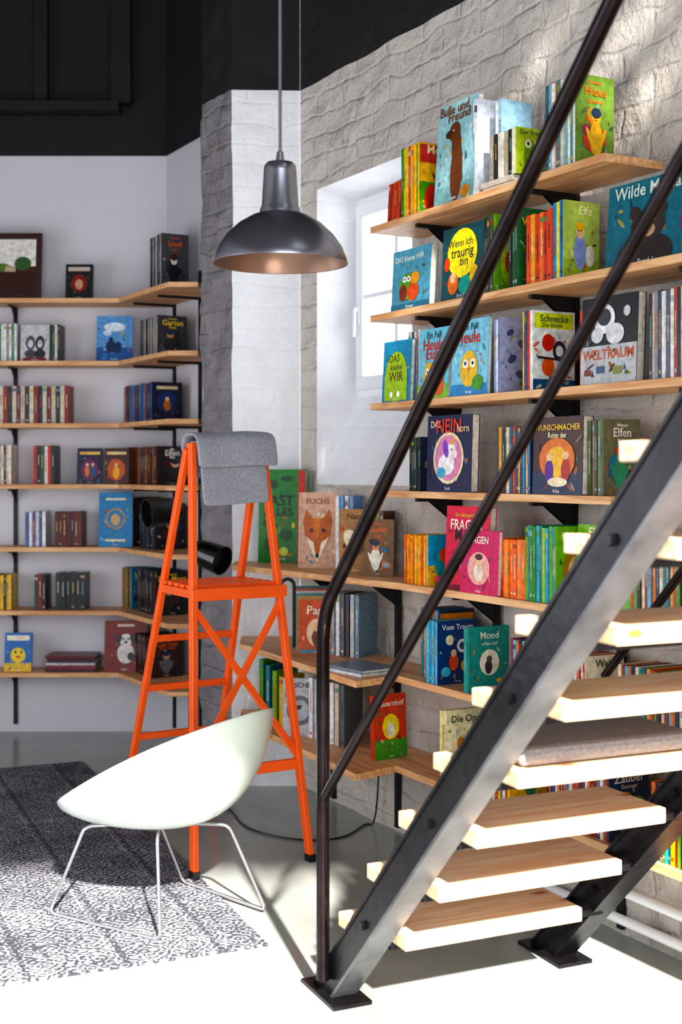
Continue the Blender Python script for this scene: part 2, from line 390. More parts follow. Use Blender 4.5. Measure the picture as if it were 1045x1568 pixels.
# ------------------------------------------------------------------ shelves
ZS = [2.672, 2.292, 1.915, 1.545, 1.164, .78, .405]   # shelf tops
TH = .028
left = empty('corner_wall_shelf'); right = empty('window_wall_shelf')
for k, z in enumerate(ZS):
    acc = Acc(); acc.prism([(-3.9, 8.145), (-3.9, 7.9), (-1.35, 7.9), (-.957, 7.22), (-.79, 7.22), (-.765, 7.55), (-1.095, 8.14)], z-TH, z)
    acc.obj('board_%d' % (k+1), m_shelf, left, bevel=.002)
acc = Acc()
for x in (-3.2, -2.03):
    acc.box(Matrix(), (x-.012, 8.135, .05), (x+.012, 8.149, 2.85))
    for z in ZS:
        acc.box(Matrix(), (x-.006, 7.97, z-TH-.012), (x+.006, 8.14, z-TH))
        acc.poly([(x, 8.135, z-TH), (x, 8.135, z-TH-.09), (x, 8.01, z-TH)])
for u in (.15, .55):
    acc.bar(WS.pos(u, .008, .05), WS.pos(u, .008, 2.8), .024, .014, WS.a)
    for z in ZS: acc.bar(WS.pos(u, .01, z-TH-.007), WS.pos(u, .27, z-TH-.007), .016, .014, WS.a)
acc.obj('brackets', m_bracket, left)

fA, fB = (-.50, 6.43), (.06, 5.26)
cornerW = WR.xy(-2.56, .02)
for k, z in enumerate(ZS):
    acc = Acc()
    if k < 4:
        uE = [.098, 2.0, 2.0, .13][k]
        pts = [WR.xy(-1.41, .012), WR.xy(-1.41, .27), WR.xy(uE, .27), WR.xy(uE, .012)]
    elif k == 4:
        pts = [(-.545, 6.70), (-.54, 6.45), (.2375, 5.40), WR.xy(2.0, .27), WR.xy(2.0, .012), cornerW, (-.24, 6.70)]
    else:
        pts = [(-.51, 6.70), fA, fB, WR.xy(-1.2, .27), WR.xy(2.0, .27), WR.xy(2.0, .012), cornerW, (-.24, 6.70)]
    acc.prism(pts, z-TH, z)
    # local frame so grain runs along the wall
    Mb = Matrix((WR.a, WR.n, V((0, 0, 1)))).transposed().to_4x4(); Mb.translation = WR.pos(0, 0, 0)
    Mi = Mb.inverted(); acc.v = [tuple(Mi @ V(p)) for p in acc.v]
    acc.obj('board_%d' % (k+1), m_shelf, right, M=Mb, bevel=.002)
acc = Acc()
def bracket(u, z, dep=.22):
    acc.bar(WR.pos(u, .02, z-TH-.008), WR.pos(u, dep, z-TH-.008), .02, .016, WR.a)
    for s in (-.008, .008):
        acc.poly([WR.pos(u+s, .015, z-TH), WR.pos(u+s, .015, z-TH-.12), WR.pos(u+s, dep-.04, z-TH)])
for u in (-1.12, -.36, .4, 1.1):
    acc.bar(WR.pos(u, .012, 1.2), WR.pos(u, .012, 2.78 if u < .1 else 2.4), .028, .02, WR.a)
    for k in range(4):
        if u > .1 and k in (0, 3): continue
        bracket(u, ZS[k])
for u in (-2.2, -1.6, -.85, -.11, .7):
    acc.bar(WR.pos(u, .012, .02), WR.pos(u, .012, 1.13), .028, .02, WR.a)
    for k in (4, 5, 6): bracket(u, ZS[k])
acc.obj('brackets', m_bracket, right)
acc = Acc()
acc.bar(WR.pos(-1.12, .02, 2.78), WR.pos(-1.12, .02, 2.86), .03, .03, WR.a)
acc.obj('wood_blocks', m_shelf, right)

# ------------------------------------------------------------------ books
_tc = {}
def textmesh(s):
    if s not in _tc:
        cu = bpy.data.curves.new('tmp', 'FONT'); cu.body = s; cu.size = 1; cu.align_x = 'CENTER'; cu.align_y = 'CENTER'; cu.resolution_u = 2; cu.offset = .012
        ob = bpy.data.objects.new('tmp', cu); scene.collection.objects.link(ob)
        bpy.context.view_layer.update()
        me = ob.evaluated_get(bpy.context.evaluated_depsgraph_get()).to_mesh()
        _tc[s] = ([v.co.copy() for v in me.vertices], [list(p.vertices) for p in me.polygons])
        bpy.data.objects.remove(ob); bpy.data.curves.remove(cu)
    return _tc[s]

def draw(acc, M, w, h, art):
    y = -.0006
    for a in art:
        y -= .00008; k = a[0]
        if k == 'e':
            _, cx, cz, rx, rz, c = a[:6]; n = 20
            rt = a[6] if len(a) > 6 else 0; cr, sr = math.cos(rt), math.sin(rt); asp = h/w
            pts = []
            for i in range(n):
                px_ = w*rx*math.cos(2*math.pi*i/n); pz = h*rz*math.sin(2*math.pi*i/n)
                X_ = w*cx+px_*cr-pz*sr; Z_ = h*cz+px_*sr+pz*cr
                pts.append(M @ V((min(w-.001, max(.001, X_)), y, min(h-.001, max(.001, Z_)))))
            acc.poly(pts, lin(c))
        elif k == 'r':
            _, x0, z0_, x1, z1_, c = a
            acc.poly([M @ V((w*x0, y, h*z0_)), M @ V((w*x1, y, h*z0_)), M @ V((w*x1, y, h*z1_)), M @ V((w*x0, y, h*z1_))], lin(c))
        elif k == 'p':
            acc.poly([M @ V((w*p[0], y, h*p[1])) for p in a[1]], lin(a[2]))
        elif k == 't':
            _, s, cx, cz, sz, c = a; vs, fs = textmesh(s); i = len(acc.v)
            wid = max(v.x for v in vs)-min(v.x for v in vs); sz = min(sz, .92/wid, 2*min(cx, 1-cx)*.97/wid)
            acc.v += [tuple(M @ V((w*cx+v.x*sz*w, y, h*cz+v.y*sz*w))) for v in vs]
            for f in fs: acc.f.append([i+q for q in f]); acc.c.append(lin(c)); acc.m.append(0)

def mixc(a, b_, t):
    a = a.lstrip('#'); b_ = b_.lstrip('#')
    if len(a) == 3: a = ''.join(x*2 for x in a)
    if len(b_) == 3: b_ = ''.join(x*2 for x in b_)
    return '#'+''.join('%02x' % int(int(a[i:i+2], 16)*(1-t)+int(b_[i:i+2], 16)*t) for i in (0, 2, 4))
def scat(base, n, cols, z_lo=.03, z_hi=.75):
    out = []
    for _ in range(n):
        c = mixc(R.choice(cols), base, R.uniform(.25, .65)); cx = R.uniform(.06, .94); cz = R.uniform(z_lo, z_hi); k = R.random()
        if k < .5: out.append(('e', cx, cz, R.uniform(.04, .09), R.uniform(.012, .025), c, R.uniform(0, 3.1)))
        elif k < .8: r_ = R.uniform(.012, .035); out.append(('e', cx, cz, r_, r_*.8, c))
        else:
            s_ = R.uniform(.03, .07); cx = min(max(cx, .1), .9); out.append(('p', [(cx-s_*.6, cz), (cx+s_*.6, cz), (cx+R.uniform(-.02, .02), cz+s_*1.4)], c))
    return out
PAGE = lin('#e6dfd0')
PAL = ['#c8452c', '#e3b23c', '#2f6f8f', '#3f8f6a', '#e8e2d4', '#233048', '#d97b3a', '#7fb4c8', '#8a3b4a', '#f0d9b0', '#1e1c22', '#6d9a3e']
DARK = ['#1c1d26', '#2b2430', '#4a2326', '#20303f', '#33302e', '#6d6a70', '#15151a', '#542d22', '#243a56']
def book(acc, M, w, t, h, col, art=None, spine=None, spcol=None, sc_n=20):
    c = lin(col); e = .003; sc = lin(spcol) if spcol else c
    acc.box(M, (0, 0, 0), (w, min(.002, t*.25), h), c)
    acc.box(M, (0, t-min(.002, t*.25), 0), (w, t, h), c)
    acc.box(M, (0, .002 if t > .008 else t*.25, 0), (.002, t-.002 if t > .008 else t*.75, h), sc)
    acc.box(M, (.002, t*.26 if t < .008 else .002, e), (w-e, t*.74 if t < .008 else t-.002, h-e), PAGE)
    if spine:   # decoration bands on the spine (faces -X)
        for z0_, z1_, cc, y0_, y1_ in spine:
            acc.poly([M @ V((-.0006, t*y1_, h*z0_)), M @ V((-.0006, t*y0_, h*z0_)), M @ V((-.0006, t*y0_, h*z1_)), M @ V((-.0006, t*y1_, h*z1_))], lin(cc))
    if art:
        k = 0
        while k < len(art) and art[k][0] == 'r' and art[k][3]-art[k][1] > .9: k += 1
        draw(acc, M, w, h, art[:k]+scat(col, sc_n, PAL)+art[k:]+[('t', R.choice(WORDS), .5, .045, .07, mixc(col, '#ffffff', .75))])
WORDS = ['Verlag', 'Band 1', 'Beltz', 'Arena', 'Insel', 'Roman', 'Lesen', 'Atlas']
TIT = ['Der Wald', 'Nacht', 'Sommer', 'Mia', 'Wolf', 'Das Meer', 'Reise', 'Elfen', 'Zauber', 'Stadt', 'Stern', 'Winter', 'Hexe', 'Drache', 'Garten']
def rart(cols=PAL, n=7, title=True):
    a = []
    for _ in range(n):
        c = R.choice(cols); cx = R.uniform(.2, .8); cz = R.uniform(.12, .6); r = R.uniform(.05, .15)
        a.append(('e', cx, cz, r, r*R.uniform(.5, 1.2), c, R.uniform(0, 3)))
    b1 = R.choice(cols); sk = R.choice(['#e8c4a0', '#c99a78', '#efe6d8', b1])
    cx = R.uniform(.38, .62)
    a += [('e', cx, .30, .17, .2, b1), ('e', cx-.16, .3, .05, .13, b1, .4), ('e', cx+.16, .3, .05, .13, b1, -.4), ('e', cx, .54, .12, .09, sk), ('e', cx, .585, .13, .06, R.choice(cols)),
          ('e', cx-.045, .54, .016, .012, '#181414'), ('e', cx+.045, .54, .016, .012, '#181414'), ('e', cx, .505, .03, .006, '#8a3a2a')]
    tcx = R.choice(['#f4efe2', '#f2d25a', '#ffffff', '#e8703a'])
    a += [('t', R.choice(TIT), .5, .82, .26, tcx), ('t', R.choice(TIT), .5, .92, .1, tcx), ('t', R.choice(TIT), .5, .71, .12, tcx)]
    return a
def frameM(o, x, y):
    z = V((0, 0, 1)); M = Matrix((x, y, z)).transposed().to_4x4(); M.translation = o; return M
def spinedeco(c):
    ink = R.choice(['#f2ecdc', '#f2ecdc', '#f3d768', '#d8452a', '#1e1c22', '#a9d0e0'])
    ink = mixc(ink, c, .25)
    zt = R.uniform(.70, .8); out = []; z = zt
    L_ = R.uniform(.25, .42)
    while z > zt-L_:
        dz = R.uniform(.012, .035); out.append((z-dz, z, ink, .36, .64)); z -= dz+.008
    if R.random() < .5: out.append((.06, .10, ink, .25, .75))
    if R.random() < .3: out.append((.86, .93, mixc(R.choice(PAL), c, .3), .05, .95))
    return out
def row(acc, W, uL, uR, z, h, w, cols, cover=None, art=None, off=.25, jit=.03, n=None, tilt=0):
    t0 = .016 if n is None else (uR-uL)/n
    n = n or max(1, round((uR-uL)/t0)); t = (uR-uL)/n
    for i in range(n):
        u = uR-i*t; hh = h*(1-(R.random()*jit if i else 0)); c = cols[i % len(cols)] if isinstance(cols, list) else cols
        if i == 0 and cover: cc = cover
        else: cc = c
        M = frameM(W.pos(u, off-(R.random()*.008 if i else 0), z+.0006), W.n, -W.a)
        if tilt: M = M @ Matrix.Rotation(tilt, 4, 'X')
        book(acc, M, w, t*.95, hh, cc, art if i == 0 else None, spinedeco(c), c)
def face(acc, W, u, w, z, h, t, col, art=None, off=.2, lean=.1, rot=0, spcol=None):
    M = frameM(W.pos(u, off, z+.0006), W.a, W.n) @ Matrix.Rotation(rot, 4, 'Z') @ Matrix.Rotation(-lean, 4, 'X')
    book(acc, M, w, t, h, col, art, None, spcol)
def lying(acc, W, u, w, z, d, cols, off=.24, t=.018):
    for i, c in enumerate(cols):
        du = R.uniform(-.01, .01); M = frameM(W.pos(u+du, off-R.random()*.02, z+i*(t+.001)), W.a, W.n)
        acc.box(M, (0, 0, 0), (w, d, .002), lin(c)); acc.box(M, (.003, .003, .002), (w-.003, d-.003, t-.002), PAGE); acc.box(M, (0, 0, t-.002), (w, d, t), lin(c)); acc.box(M, (0, -.001, 0), (w, .001, t), lin(c))

B = Acc()
z1, z2, z3, z4, z5, z6, z7 = ZS
# ---- row 1
row(B, WR, -1.33, -1.22, z1, .17, .13, ['#c8452c', '#d9562f', '#a83a2c'], off=.24, tilt=.12)
row(B, WR, -1.19, -1.05, z1, .29, .17, ['#e9c02e', '#3c8a3a', '#f0d040', '#f3a21e', '#e8d9a0', '#d0452c', '#e9c02e'], '#d9a12c',
    [('r', 0, 0, 1, .45, '#4f9a2e'), ('r', 0, .45, 1, .7, '#e9b52a'), ('r', .02, .72, .98, .97, '#b8332a'), ('t', 'Mein', .5, .9, .3, '#f6e7b0'), ('e', .35, .2, .22, .22, '#c93426'), ('e', .7, .35, .18, .2, '#f2d24a'), ('e', .6, .12, .2, .14, '#3a8fb0')])
face(B, WR, -.945, .27, z1, .40, .025, '#9cc3c8', [('r', 0, 0, 1, .18, '#7fa7a8'), ('e', .55, .30, .15, .30, '#6b3f26'), ('e', .52, .55, .12, .16, '#6b3f26'), ('e', .46, .70, .14, .10, '#6b3f26'), ('e', .32, .69, .09, .04, '#4c2a18'), ('e', .43, .72, .015, .012, '#f0e8d8'), ('t', 'Bulle und', .42, .93, .2, '#7c4630'), ('t', 'Freund', .55, .85, .2, '#7c4630'), ('e', .8, .08, .12, .06, '#c48b4a')], off=.25, lean=.07)
row(B, WR, -.70, -.66, z1, .37, .17, ['#e9edf2', '#dfe5ee', '#f2f3f5'], '#dfe4ec', off=.24)
row(B, WR, -.60, -.56, z1, .35, .14, ['#a9c2cf', '#d8dfe6'], '#8fb2c4', off=.2)
lying(B, WR, -.64, .2, z1, .19, ['#e8e6e0', '#d0c9bd'], t=.02)
row(B, WR, -.60, -.43, z1+.042, .17, .15, ['#e8e2d4', '#2f2a2a', '#b0a897'], '#a9bf36', [('e', .5, .4, .26, .3, '#6f9a2e'), ('e', .36, .66, .1, .1, '#e9ecc0'), ('e', .64, .66, .1, .1, '#e9ecc0'), ('e', .36, .66, .04, .04, '#222'), ('e', .64, .66, .04, .04, '#222'), ('e', .5, .3, .16, .06, '#c7402a'), ('t', 'Der Frosch', .5, .9, .17, '#4a5a20')], n=6, off=.23)
row(B, WR, -.235, -.07, z1, .31, .17, ['#dfe8e8', '#6b8c8f', '#f0efe8', '#7fb0b6', '#d8cdb8', '#4f8a92', '#b8644a', '#e6e6e0', '#8aa8b4', '#4a6b74'], '#6d8a3e', rart())
# ---- row 2
face(B, WR, -1.27, .29, z2, .25, .035, '#5f9bb0', [('t', 'DAS kleine WIR', .46, .84, .115, '#dfe9dc'), ('r', .0, 0, 1, .1, '#3c6f86'), ('e', .45, .38, .24, .22, '#5f9a3a'), ('e', .58, .28, .15, .15, '#d85a34'), ('e', .32, .28, .1, .14, '#8a3b2c'), ('e', .45, .5, .05, .05, '#ffffff'), ('e', .35, .5, .05, .05, '#ffffff'), ('e', .45, .5, .02, .02, '#222222'), ('e', .35, .5, .02, .02, '#222222'), ('e', .62, .5, .12, .1, '#e2a03c')], off=.25, lean=.05, spcol='#6f8794')
row(B, WR, -.90, -.86, z2, .27, .16, ['#2f7f86', '#e8e2d4', '#2b5a66'], '#2f7f86', off=.18)
face(B, WR, -.895, .28, z2, .285, .035, '#1f4f56', [('e', .5, .62, .36, .34, '#f3df1e'), ('t', 'Wenn ich', .45, .76, .15, '#2a2a20'), ('t', 'traurig', .5, .63, .2, '#2a2a20'), ('t', 'bin', .55, .5, .17, '#2a2a20'), ('e', .3, .22, .13, .15, '#e9731f'), ('e', .3, .3, .07, .07, '#f0c8a0'), ('e', .6, .18, .16, .13, '#2d9a8a'), ('e', .8, .3, .1, .13, '#f0c11f'), ('e', .14, .5, .07, .1, '#e04a28')], off=.25, lean=.05)
row(B, WR, -.60, -.54, z2, .29, .15, ['#2c2c30', '#5a5a50', '#3a4a3a', '#202020'], '#6ea03a', [('e', .5, .38, .3, .3, '#a9bf3a'), ('e', .5, .40, .16, .16, '#d8442a'), ('e', .5, .58, .1, .08, '#e8c8a0'), ('t', 'Wald', .5, .9, .28, '#f3ead0')], n=4)
row(B, WR, -.45, -.395, z2, .29, .16, ['#24381f', '#2c5a34', '#182818'], '#2c6a3c', rart(), n=3)
row(B, WR, -.35, -.20, z2, .25, .14, ['#e2512a', '#c93a22', '#f07a2e', '#d8401f', '#e8a03a'], '#e2512a', n=6)
row(B, WR, -.20, -.135, z2, .27, .16, ['#2f6fae', '#e6df5a', '#3a8ac0'], '#b8cc6a', [('r', 0, 0, 1, .25, '#9fb84a'), ('e', .45, .36, .17, .24, '#8f9fd0'), ('e', .45, .62, .12, .10, '#f0c8a0'), ('e', .45, .67, .13, .06, '#e8b84a'), ('e', .41, .62, .016, .014, '#222222'), ('e', .49, .62, .016, .014, '#222222'), ('e', .72, .3, .12, .14, '#e8e2d4'), ('t', 'Elfe', .6, .88, .26, '#fff6c0')], n=3)
face(B, WR, .02, .40, z2, .285, .02, '#2a6f80', [('t', 'Wilde Mamas', .5, .88, .15, '#dfe6dc'), ('e', .5, .12, .3, .24, '#2d2220'), ('e', .5, .46, .2, .19, '#3a2b28'), ('e', .34, .62, .06, .08, '#3a2b28'), ('e', .66, .62, .06, .08, '#3a2b28'), ('e', .5, .4, .09, .08, '#c9a88a'), ('e', .43, .52, .025, .035, '#ffffff'), ('e', .57, .52, .025, .035, '#ffffff'), ('e', .435, .515, .012, .018, '#181414'), ('e', .565, .515, .012, .018, '#181414'), ('e', .5, .43, .03, .03, '#181414')], off=.2, lean=.08)
row(B, WR, .5, .9, z2, .27, .17, PAL, '#c8452c', rart())
# ---- row 3
face(B, WR, -1.33, .22, z3, .255, .02, '#3f8fb4', [('e', .5, .4, .4, .42, '#a3c53a'), ('r', .1, .02, .9, .4, '#a3c53a'), ('t', 'DAS', .42, .7, .2, '#5d3c1f'), ('t', 'kleine', .5, .56, .18, '#5d3c1f'), ('t', 'WIR', .5, .4, .26, '#5d3c1f'), ('e', .35, .12, .05, .05, '#ffffff'), ('e', .6, .12, .05, .05, '#ffffff')], off=.26, lean=.05)
row(B, WR, -1.19, -1.09, z3, .29, .14, ['#e9e3d6', '#c83a2a', '#dfe3e6', '#3c5a70', '#e9e3d6'], off=.22)
face(B, WR, -1.05, .22, z3, .28, .015, '#7fc3d8', [('r', 0, 0, 1, .2, '#8fb84a'), ('t', 'Ein Fall', .5, .9, .17, '#2a4a5a'), ('t', 'Heule', .5, .76, .3, '#d23a2a'), ('t', 'Eule', .5, .63, .3, '#d23a2a'), ('e', .4, .32, .2, .2, '#e9b43a'), ('e', .7, .2, .17, .16, '#e06a3a'), ('e', .33, .38, .06, .05, '#ffffff'), ('e', .47, .38, .06, .05, '#ffffff'), ('e', .33, .38, .025, .02, '#222222'), ('e', .47, .38, .025, .02, '#222222')], off=.26, lean=.04)
face(B, WR, -.81, .24, z3, .29, .015, '#8fcbe0', [('r', 0, 0, 1, .15, '#4f8fc0'), ('t', 'Ein Fall', .5, .9, .15, '#2a4a5a'), ('t', 'Heule', .45, .76, .28, '#d23a2a'), ('e', .5, .35, .24, .24, '#e9c05a'), ('e', .4, .42, .07, .06, '#ffffff'), ('e', .6, .42, .07, .06, '#ffffff'), ('e', .4, .42, .03, .026, '#222222'), ('e', .6, .42, .03, .026, '#222222'), ('p', [(.46, .36), (.54, .36), (.5, .3)], '#d9702a'), ('e', .75, .16, .15, .1, '#5a9a40')], off=.26, lean=.04)
row(B, WR, -.545, -.50, z3, .28, .15, ['#6f7fb0', '#e9e9f2', '#8f9cc0'], '#a9aed0', [('e', .3, .8, .12, .04, '#4a4f80', .5), ('e', .65, .65, .14, .05, '#5a6090', -.4), ('e', .35, .45, .14, .05, '#4a4f80', .6), ('e', .6, .25, .14, .05, '#5a6090', -.3)], n=3)
row(B, WR, -.375, -.305, z3, .285, .19, ['#e9e3d6', '#c83a2a', '#2c4f7a', '#e8c23a'], '#dfe8e4', [('r', 0, 0, 1, .14, '#2c5a86'), ('r', .04, .78, .96, .97, '#d3e24a'), ('t', 'Schnecke', .5, .9, .18, '#2a4a3a'), ('t', 'Die kleine', .45, .82, .12, '#2a4a3a'), ('e', .35, .6, .14, .11, '#c9342a'), ('e', .62, .5, .16, .13, '#2b2b38'), ('e', .62, .5, .09, .07, '#dfe8e4'), ('e', .35, .3, .15, .12, '#d8602c'), ('e', .7, .24, .14, .1, '#e9b02f'), ('p', [(.1, .4), (.9, .36), (.9, .39), (.1, .43)], '#3a2a24')], n=4)
row(B, WR, -.12, -.09, z3, .27, .16, ['#8a2f1c', '#d9512a'], '#e0532a', [('e', .5, .60, .22, .13, '#2c2422'), ('e', .5, .35, .26, .22, '#7a3a22'), ('t', 'Fuchs', .5, .9, .24, '#fff0d0')], n=2, off=.19)
face(B, WR, -.045, .275, z3, .29, .035, '#1c1c20', [('r', .0, .0, 1, .44, '#b9b9bb'), ('t', 'WELTRAUM', .5, .33, .17, '#c9603a'), ('e', .42, .74, .19, .17, '#e8e8ea'), ('e', .42, .76, .12, .10, '#3a3a42'), ('e', .62, .56, .16, .12, '#d9d9dc'), ('e', .3, .56, .11, .09, '#cfcfd4'), ('e', .82, .8, .06, .06, '#cfcfd0'), ('e', .15, .86, .03, .03, '#e9e9e9'), ('r', .08, .1, .2, .17, '#7a3a2a'), ('r', .3, .12, .45, .2, '#3a5a7a'), ('r', .6, .1, .75, .19, '#8a8a3a')], off=.25, lean=.04)
row(B, WR, .28, .62, z3, .28, .17, ['#dcdce0', '#3a3a42', '#8a8a92', '#c9b8a8', '#22222a', '#b04a34', '#e6e6e6', '#5a5a66'], '#dcdce0', rart())
# ---- row 4
row(B, WR, -1.15, -1.06, z4, .22, .15, ['#1f3a30', '#1c2230', '#2f4a3a', '#14182a'], '#20304a', rart(), off=.24)
face(B, WR, -.985, .31, z4, .30, .035, '#1c2348', [('e', .5, .44, .34, .34, '#e8d7b0'), ('e', .5, .44, .30, .30, '#d98fb0'), ('e', .46, .36, .18, .14, '#f2ecec'), ('e', .56, .53, .10, .10, '#f2ecec'), ('e', .64, .49, .06, .05, '#f6dcd8'), ('e', .57, .55, .014, .014, '#222222'), ('p', [(.54, .62), (.62, .61), (.64, .74)], '#f0b83a'), ('e', .44, .56, .06, .12, '#8a5ac0', .3), ('e', .35, .25, .1, .07, '#58a8c8'), ('t', 'DAS', .2, .88, .12, '#f0d9a0'), ('t', 'NEIN', .5, .85, .25, '#e24a2a'), ('t', 'horn', .82, .82, .14, '#e8c9a0')], off=.26, lean=.03)
row(B, WR, -.51, -.32, z4, .245, .16, ['#2f5f8a', '#e8c89a', '#3a7a9a', '#20344a', '#e0a03a', '#1f4f7a', '#c85a3a'], '#2a4a6a', rart())
face(B, WR, -.295, .27, z4, .27, .045, '#43231c', [('r', 0, 0, 1, .3, '#1c2a4a'), ('e', .5, .45, .36, .28, '#d9742a'), ('e', .5, .42, .22, .2, '#f0b83a'), ('e', .35, .3, .09, .15, '#5a2f8a'), ('e', .35, .48, .06, .05, '#e8c4a0'), ('e', .68, .32, .09, .15, '#b03a2a'), ('e', .68, .5, .06, .05, '#e8c4a0'), ('t', 'WUNSCHMACHER', .5, .86, .13, '#f2c860'), ('t', 'Reise der', .5, .76, .1, '#f5e6c0'), ('e', .52, .16, .2, .06, '#f2e3c0')], off=.26, lean=.03)
row(B, WR, -.02, .06, z4, .255, .16, ['#4a5a34', '#6f7f4a', '#2a2a22', '#8a6a4a'], '#6a6a50', rart(), off=.24)
# ---- row 5 : deep left part over pillar / window
def facec(x, y, ang, w, z, h, t, col, art, lean=.06, spcol=None):
    M = Matrix.Translation((x, y, z+.0006)) @ Matrix.Rotation(ang, 4, 'Z') @ Matrix.Rotation(-lean, 4, 'X')
    book(B, M, w, t, h, col, art, spinedeco(col) if art is None else None, spcol)
facec(-.42, 6.60, math.radians(-14), .245, z5, .47, .03, '#2c7a34', [('r', .84, .01, .99, .99, '#c43a2c'), ('t', 'FAST', .42, .66, .3, '#12261a'), ('t', 'ALLES', .42, .54, .24, '#12261a'), ('e', .3, .84, .1, .05, '#1a4a24'), ('e', .6, .9, .12, .03, '#1a4a24'), ('e', .25, .2, .12, .08, '#1a4a24'), ('e', .6, .3, .14, .06, '#1a4a24'), ('e', .55, .12, .1, .05, '#c9d05a'), ('e', .15, .42, .06, .04, '#1a4a24'), ('e', .75, .4, .04, .03, '#d9c040')], lean=.05)
fox = [('p', [(.12, .62), (.2, .78), (.36, .66), (.64, .66), (.8, .78), (.88, .62), (.82, .42), (.6, .2), (.5, .14), (.4, .2), (.18, .42)], '#b5622c'), ('p', [(.2, .42), (.4, .34), (.44, .22), (.5, .14), (.5, .08), (.38, .2)], '#ead9c4'), ('p', [(.8, .42), (.6, .34), (.56, .22), (.5, .14), (.5, .08), (.62, .2)], '#ead9c4'), ('p', [(.4, .66), (.5, .36), (.6, .66)], '#c97a40'), ('e', .5, .17, .05, .035, '#1f1a18'), ('e', .34, .5, .05, .025, '#2a1a12'), ('e', .66, .5, .05, .025, '#2a1a12'), ('t', 'FUCHS', .5, .88, .2, '#8a5a3a')]
facec(-.205, 6.22, math.radians(-16), .19, z5, .36, .02, '#c9a48e', fox, lean=.05)
for i, c in enumerate(['#e8e8ec', '#5f9ac0', '#e8e0e4', '#7fa0c8']):
    facec(-.01+.022*i, 6.14-.01*i, math.radians(60), .15, z5, .345, .018, c, None, 0)
facec(-.01, 5.92, math.radians(-16), .16, z5, .29, .02, '#a87f56', [('e', .4, .5, .22, .2, '#e6d9c0', .6), ('e', .65, .45, .16, .18, '#5a3a28', -.5), ('e', .35, .3, .12, .1, '#d98a3a'), ('t', 'Natur', .5, .88, .24, '#5a3a28')], lean=.05)
for i, c in enumerate(['#b98a5a', '#e0c8a0', '#5a4030']):
    facec(.15+.02*i, 5.88-.01*i, math.radians(60), .15, z5, .28, .017, c, None, 0)
facec(.10, 5.75, math.radians(-16), .13, z5, .25, .03, '#7a5a3c', rart(), lean=.05)
row(B, WR, -1.17, -.985, z5, .205, .15, ['#f0a52a', '#e8872a', '#f2c14a', '#d9652a'], '#3f9ac0', [('r', 0, 0, 1, .4, '#e9b53a'), ('e', .5, .4, .3, .26, '#3aa0a8'), ('e', .5, .6, .16, .14, '#e85a34')], n=12, off=.25)
lying(B, WR, -.96, .3, z5, .2, ['#8a1f3a', '#d42a4a'], t=.02)
face(B, WR, -.87, .29, z5+.042, .285, .03, '#d8294a', [('t', 'FRAGEN', .48, .74, .2, '#fff3e6'), ('t', 'MAUS', .5, .6, .22, '#1c1a1c'), ('e', .5, .32, .25, .2, '#f28a9a'), ('e', .38, .28, .1, .1, '#f2e9df'), ('e', .6, .28, .1, .1, '#f0a83a'), ('e', .2, .14, .11, .1, '#f6efe6'), ('t', '50', .2, .14, .12, '#2a4fa0'), ('t', 'Die meistgestellten', .5, .88, .07, '#f0c840')], off=.25, lean=.05)
face(B, WR, -.735, .24, z5, .24, .02, '#d03a6a', [('t', 'FRAGEN', .45, .84, .16, '#fff3e6'), ('e', .5, .4, .3, .26, '#f0b0a8'), ('e', .5, .34, .13, .14, '#e8d9c8'), ('e', .5, .52, .1, .09, '#e8c4a0'), ('e', .5, .58, .1, .05, '#4a2a2a')], off=.268, lean=.04)
row(B, WR, -.53, -.35, z5, .215, .15, ['#f0701f', '#f28a2a', '#e8621c'], '#f0701f', [('r', 0, .5, 1, 1, '#f28a2a'), ('e', .5, .4, .3, .3, '#f6d36a')], n=7, off=.25)
row(B, WR, -.345, -.16, z5, .27, .17, ['#3f8a2e', '#2a7f9a', '#5fa83a', '#2f9ac0', '#8fbf3a', '#1f6f5a', '#4fb0c8', '#3a7f34'], '#6fae2a', [('t', 'FRAGEN', .5, .88, .2, '#f8f0c0'), ('e', .5, .42, .33, .3, '#b07a3a'), ('e', .5, .42, .2, .2, '#e8c890')], n=11, off=.26)
face(B, WR, -.15, .3, z5, .28, .03, '#7ab52c', [('t', 'FRAGEN', .5, .9, .16, '#f8f0c0'), ('e', .55, .45, .3, .3, '#b07a3a')], off=.2)
row(B, WR, .2, .6, z5, .26, .17, PAL, '#2f6f8f', rart())
# ---- row 6
for i, c in enumerate(['#2f7f86', '#c8452c', '#e8e2d4', '#2a8f9a', '#d9a03a']):
    facec(-.22+.004*i, 6.19-.02*i, math.radians(8-i), .19, z6, .30-.01*i, .016, c, [] , .12)
facec(-.195, 6.04, math.radians(-8), .17, z6, .25, .02, '#c9562f', [('t', 'Papa', .5, .8, .34, '#f5ead8'), ('e', .5, .4, .3, .26, '#e8c8a8'), ('e', .5, .3, .15, .16, '#6a3a2a'), ('e', .5, .5, .11, .09, '#e8b890'), ('r', .02, .02, .98, .08, '#4a8fa0')], lean=.13)
for i, c in enumerate(['#8a8f98', '#e6e6ea', '#5a6068', '#3a4048', '#c9ccd2', '#7f98a8']):
    facec(-.03+.022*i, 6.0-.02*i, math.radians(62), .18, z6, .285, .018, c, None, 0)
lying(B, Wall((.02, 5.42), (.6, -.8)), -.18, .27, z6, .2, ['#d9dfe6', '#7f8f9f'], off=.0, t=.012)
row(B, WR, -1.12, -.98, z6, .285, .17, ['#2a5a8a', '#5fb0c8', '#e0552a', '#2a8a9a', '#1f3a5a'], '#1f2f3f', [('r', .02, .78, .98, .95, '#e0832a'), ('e', .5, .42, .3, .26, '#d9692c'), ('e', .5, .4, .16, .14, '#f0d060')], off=.2)
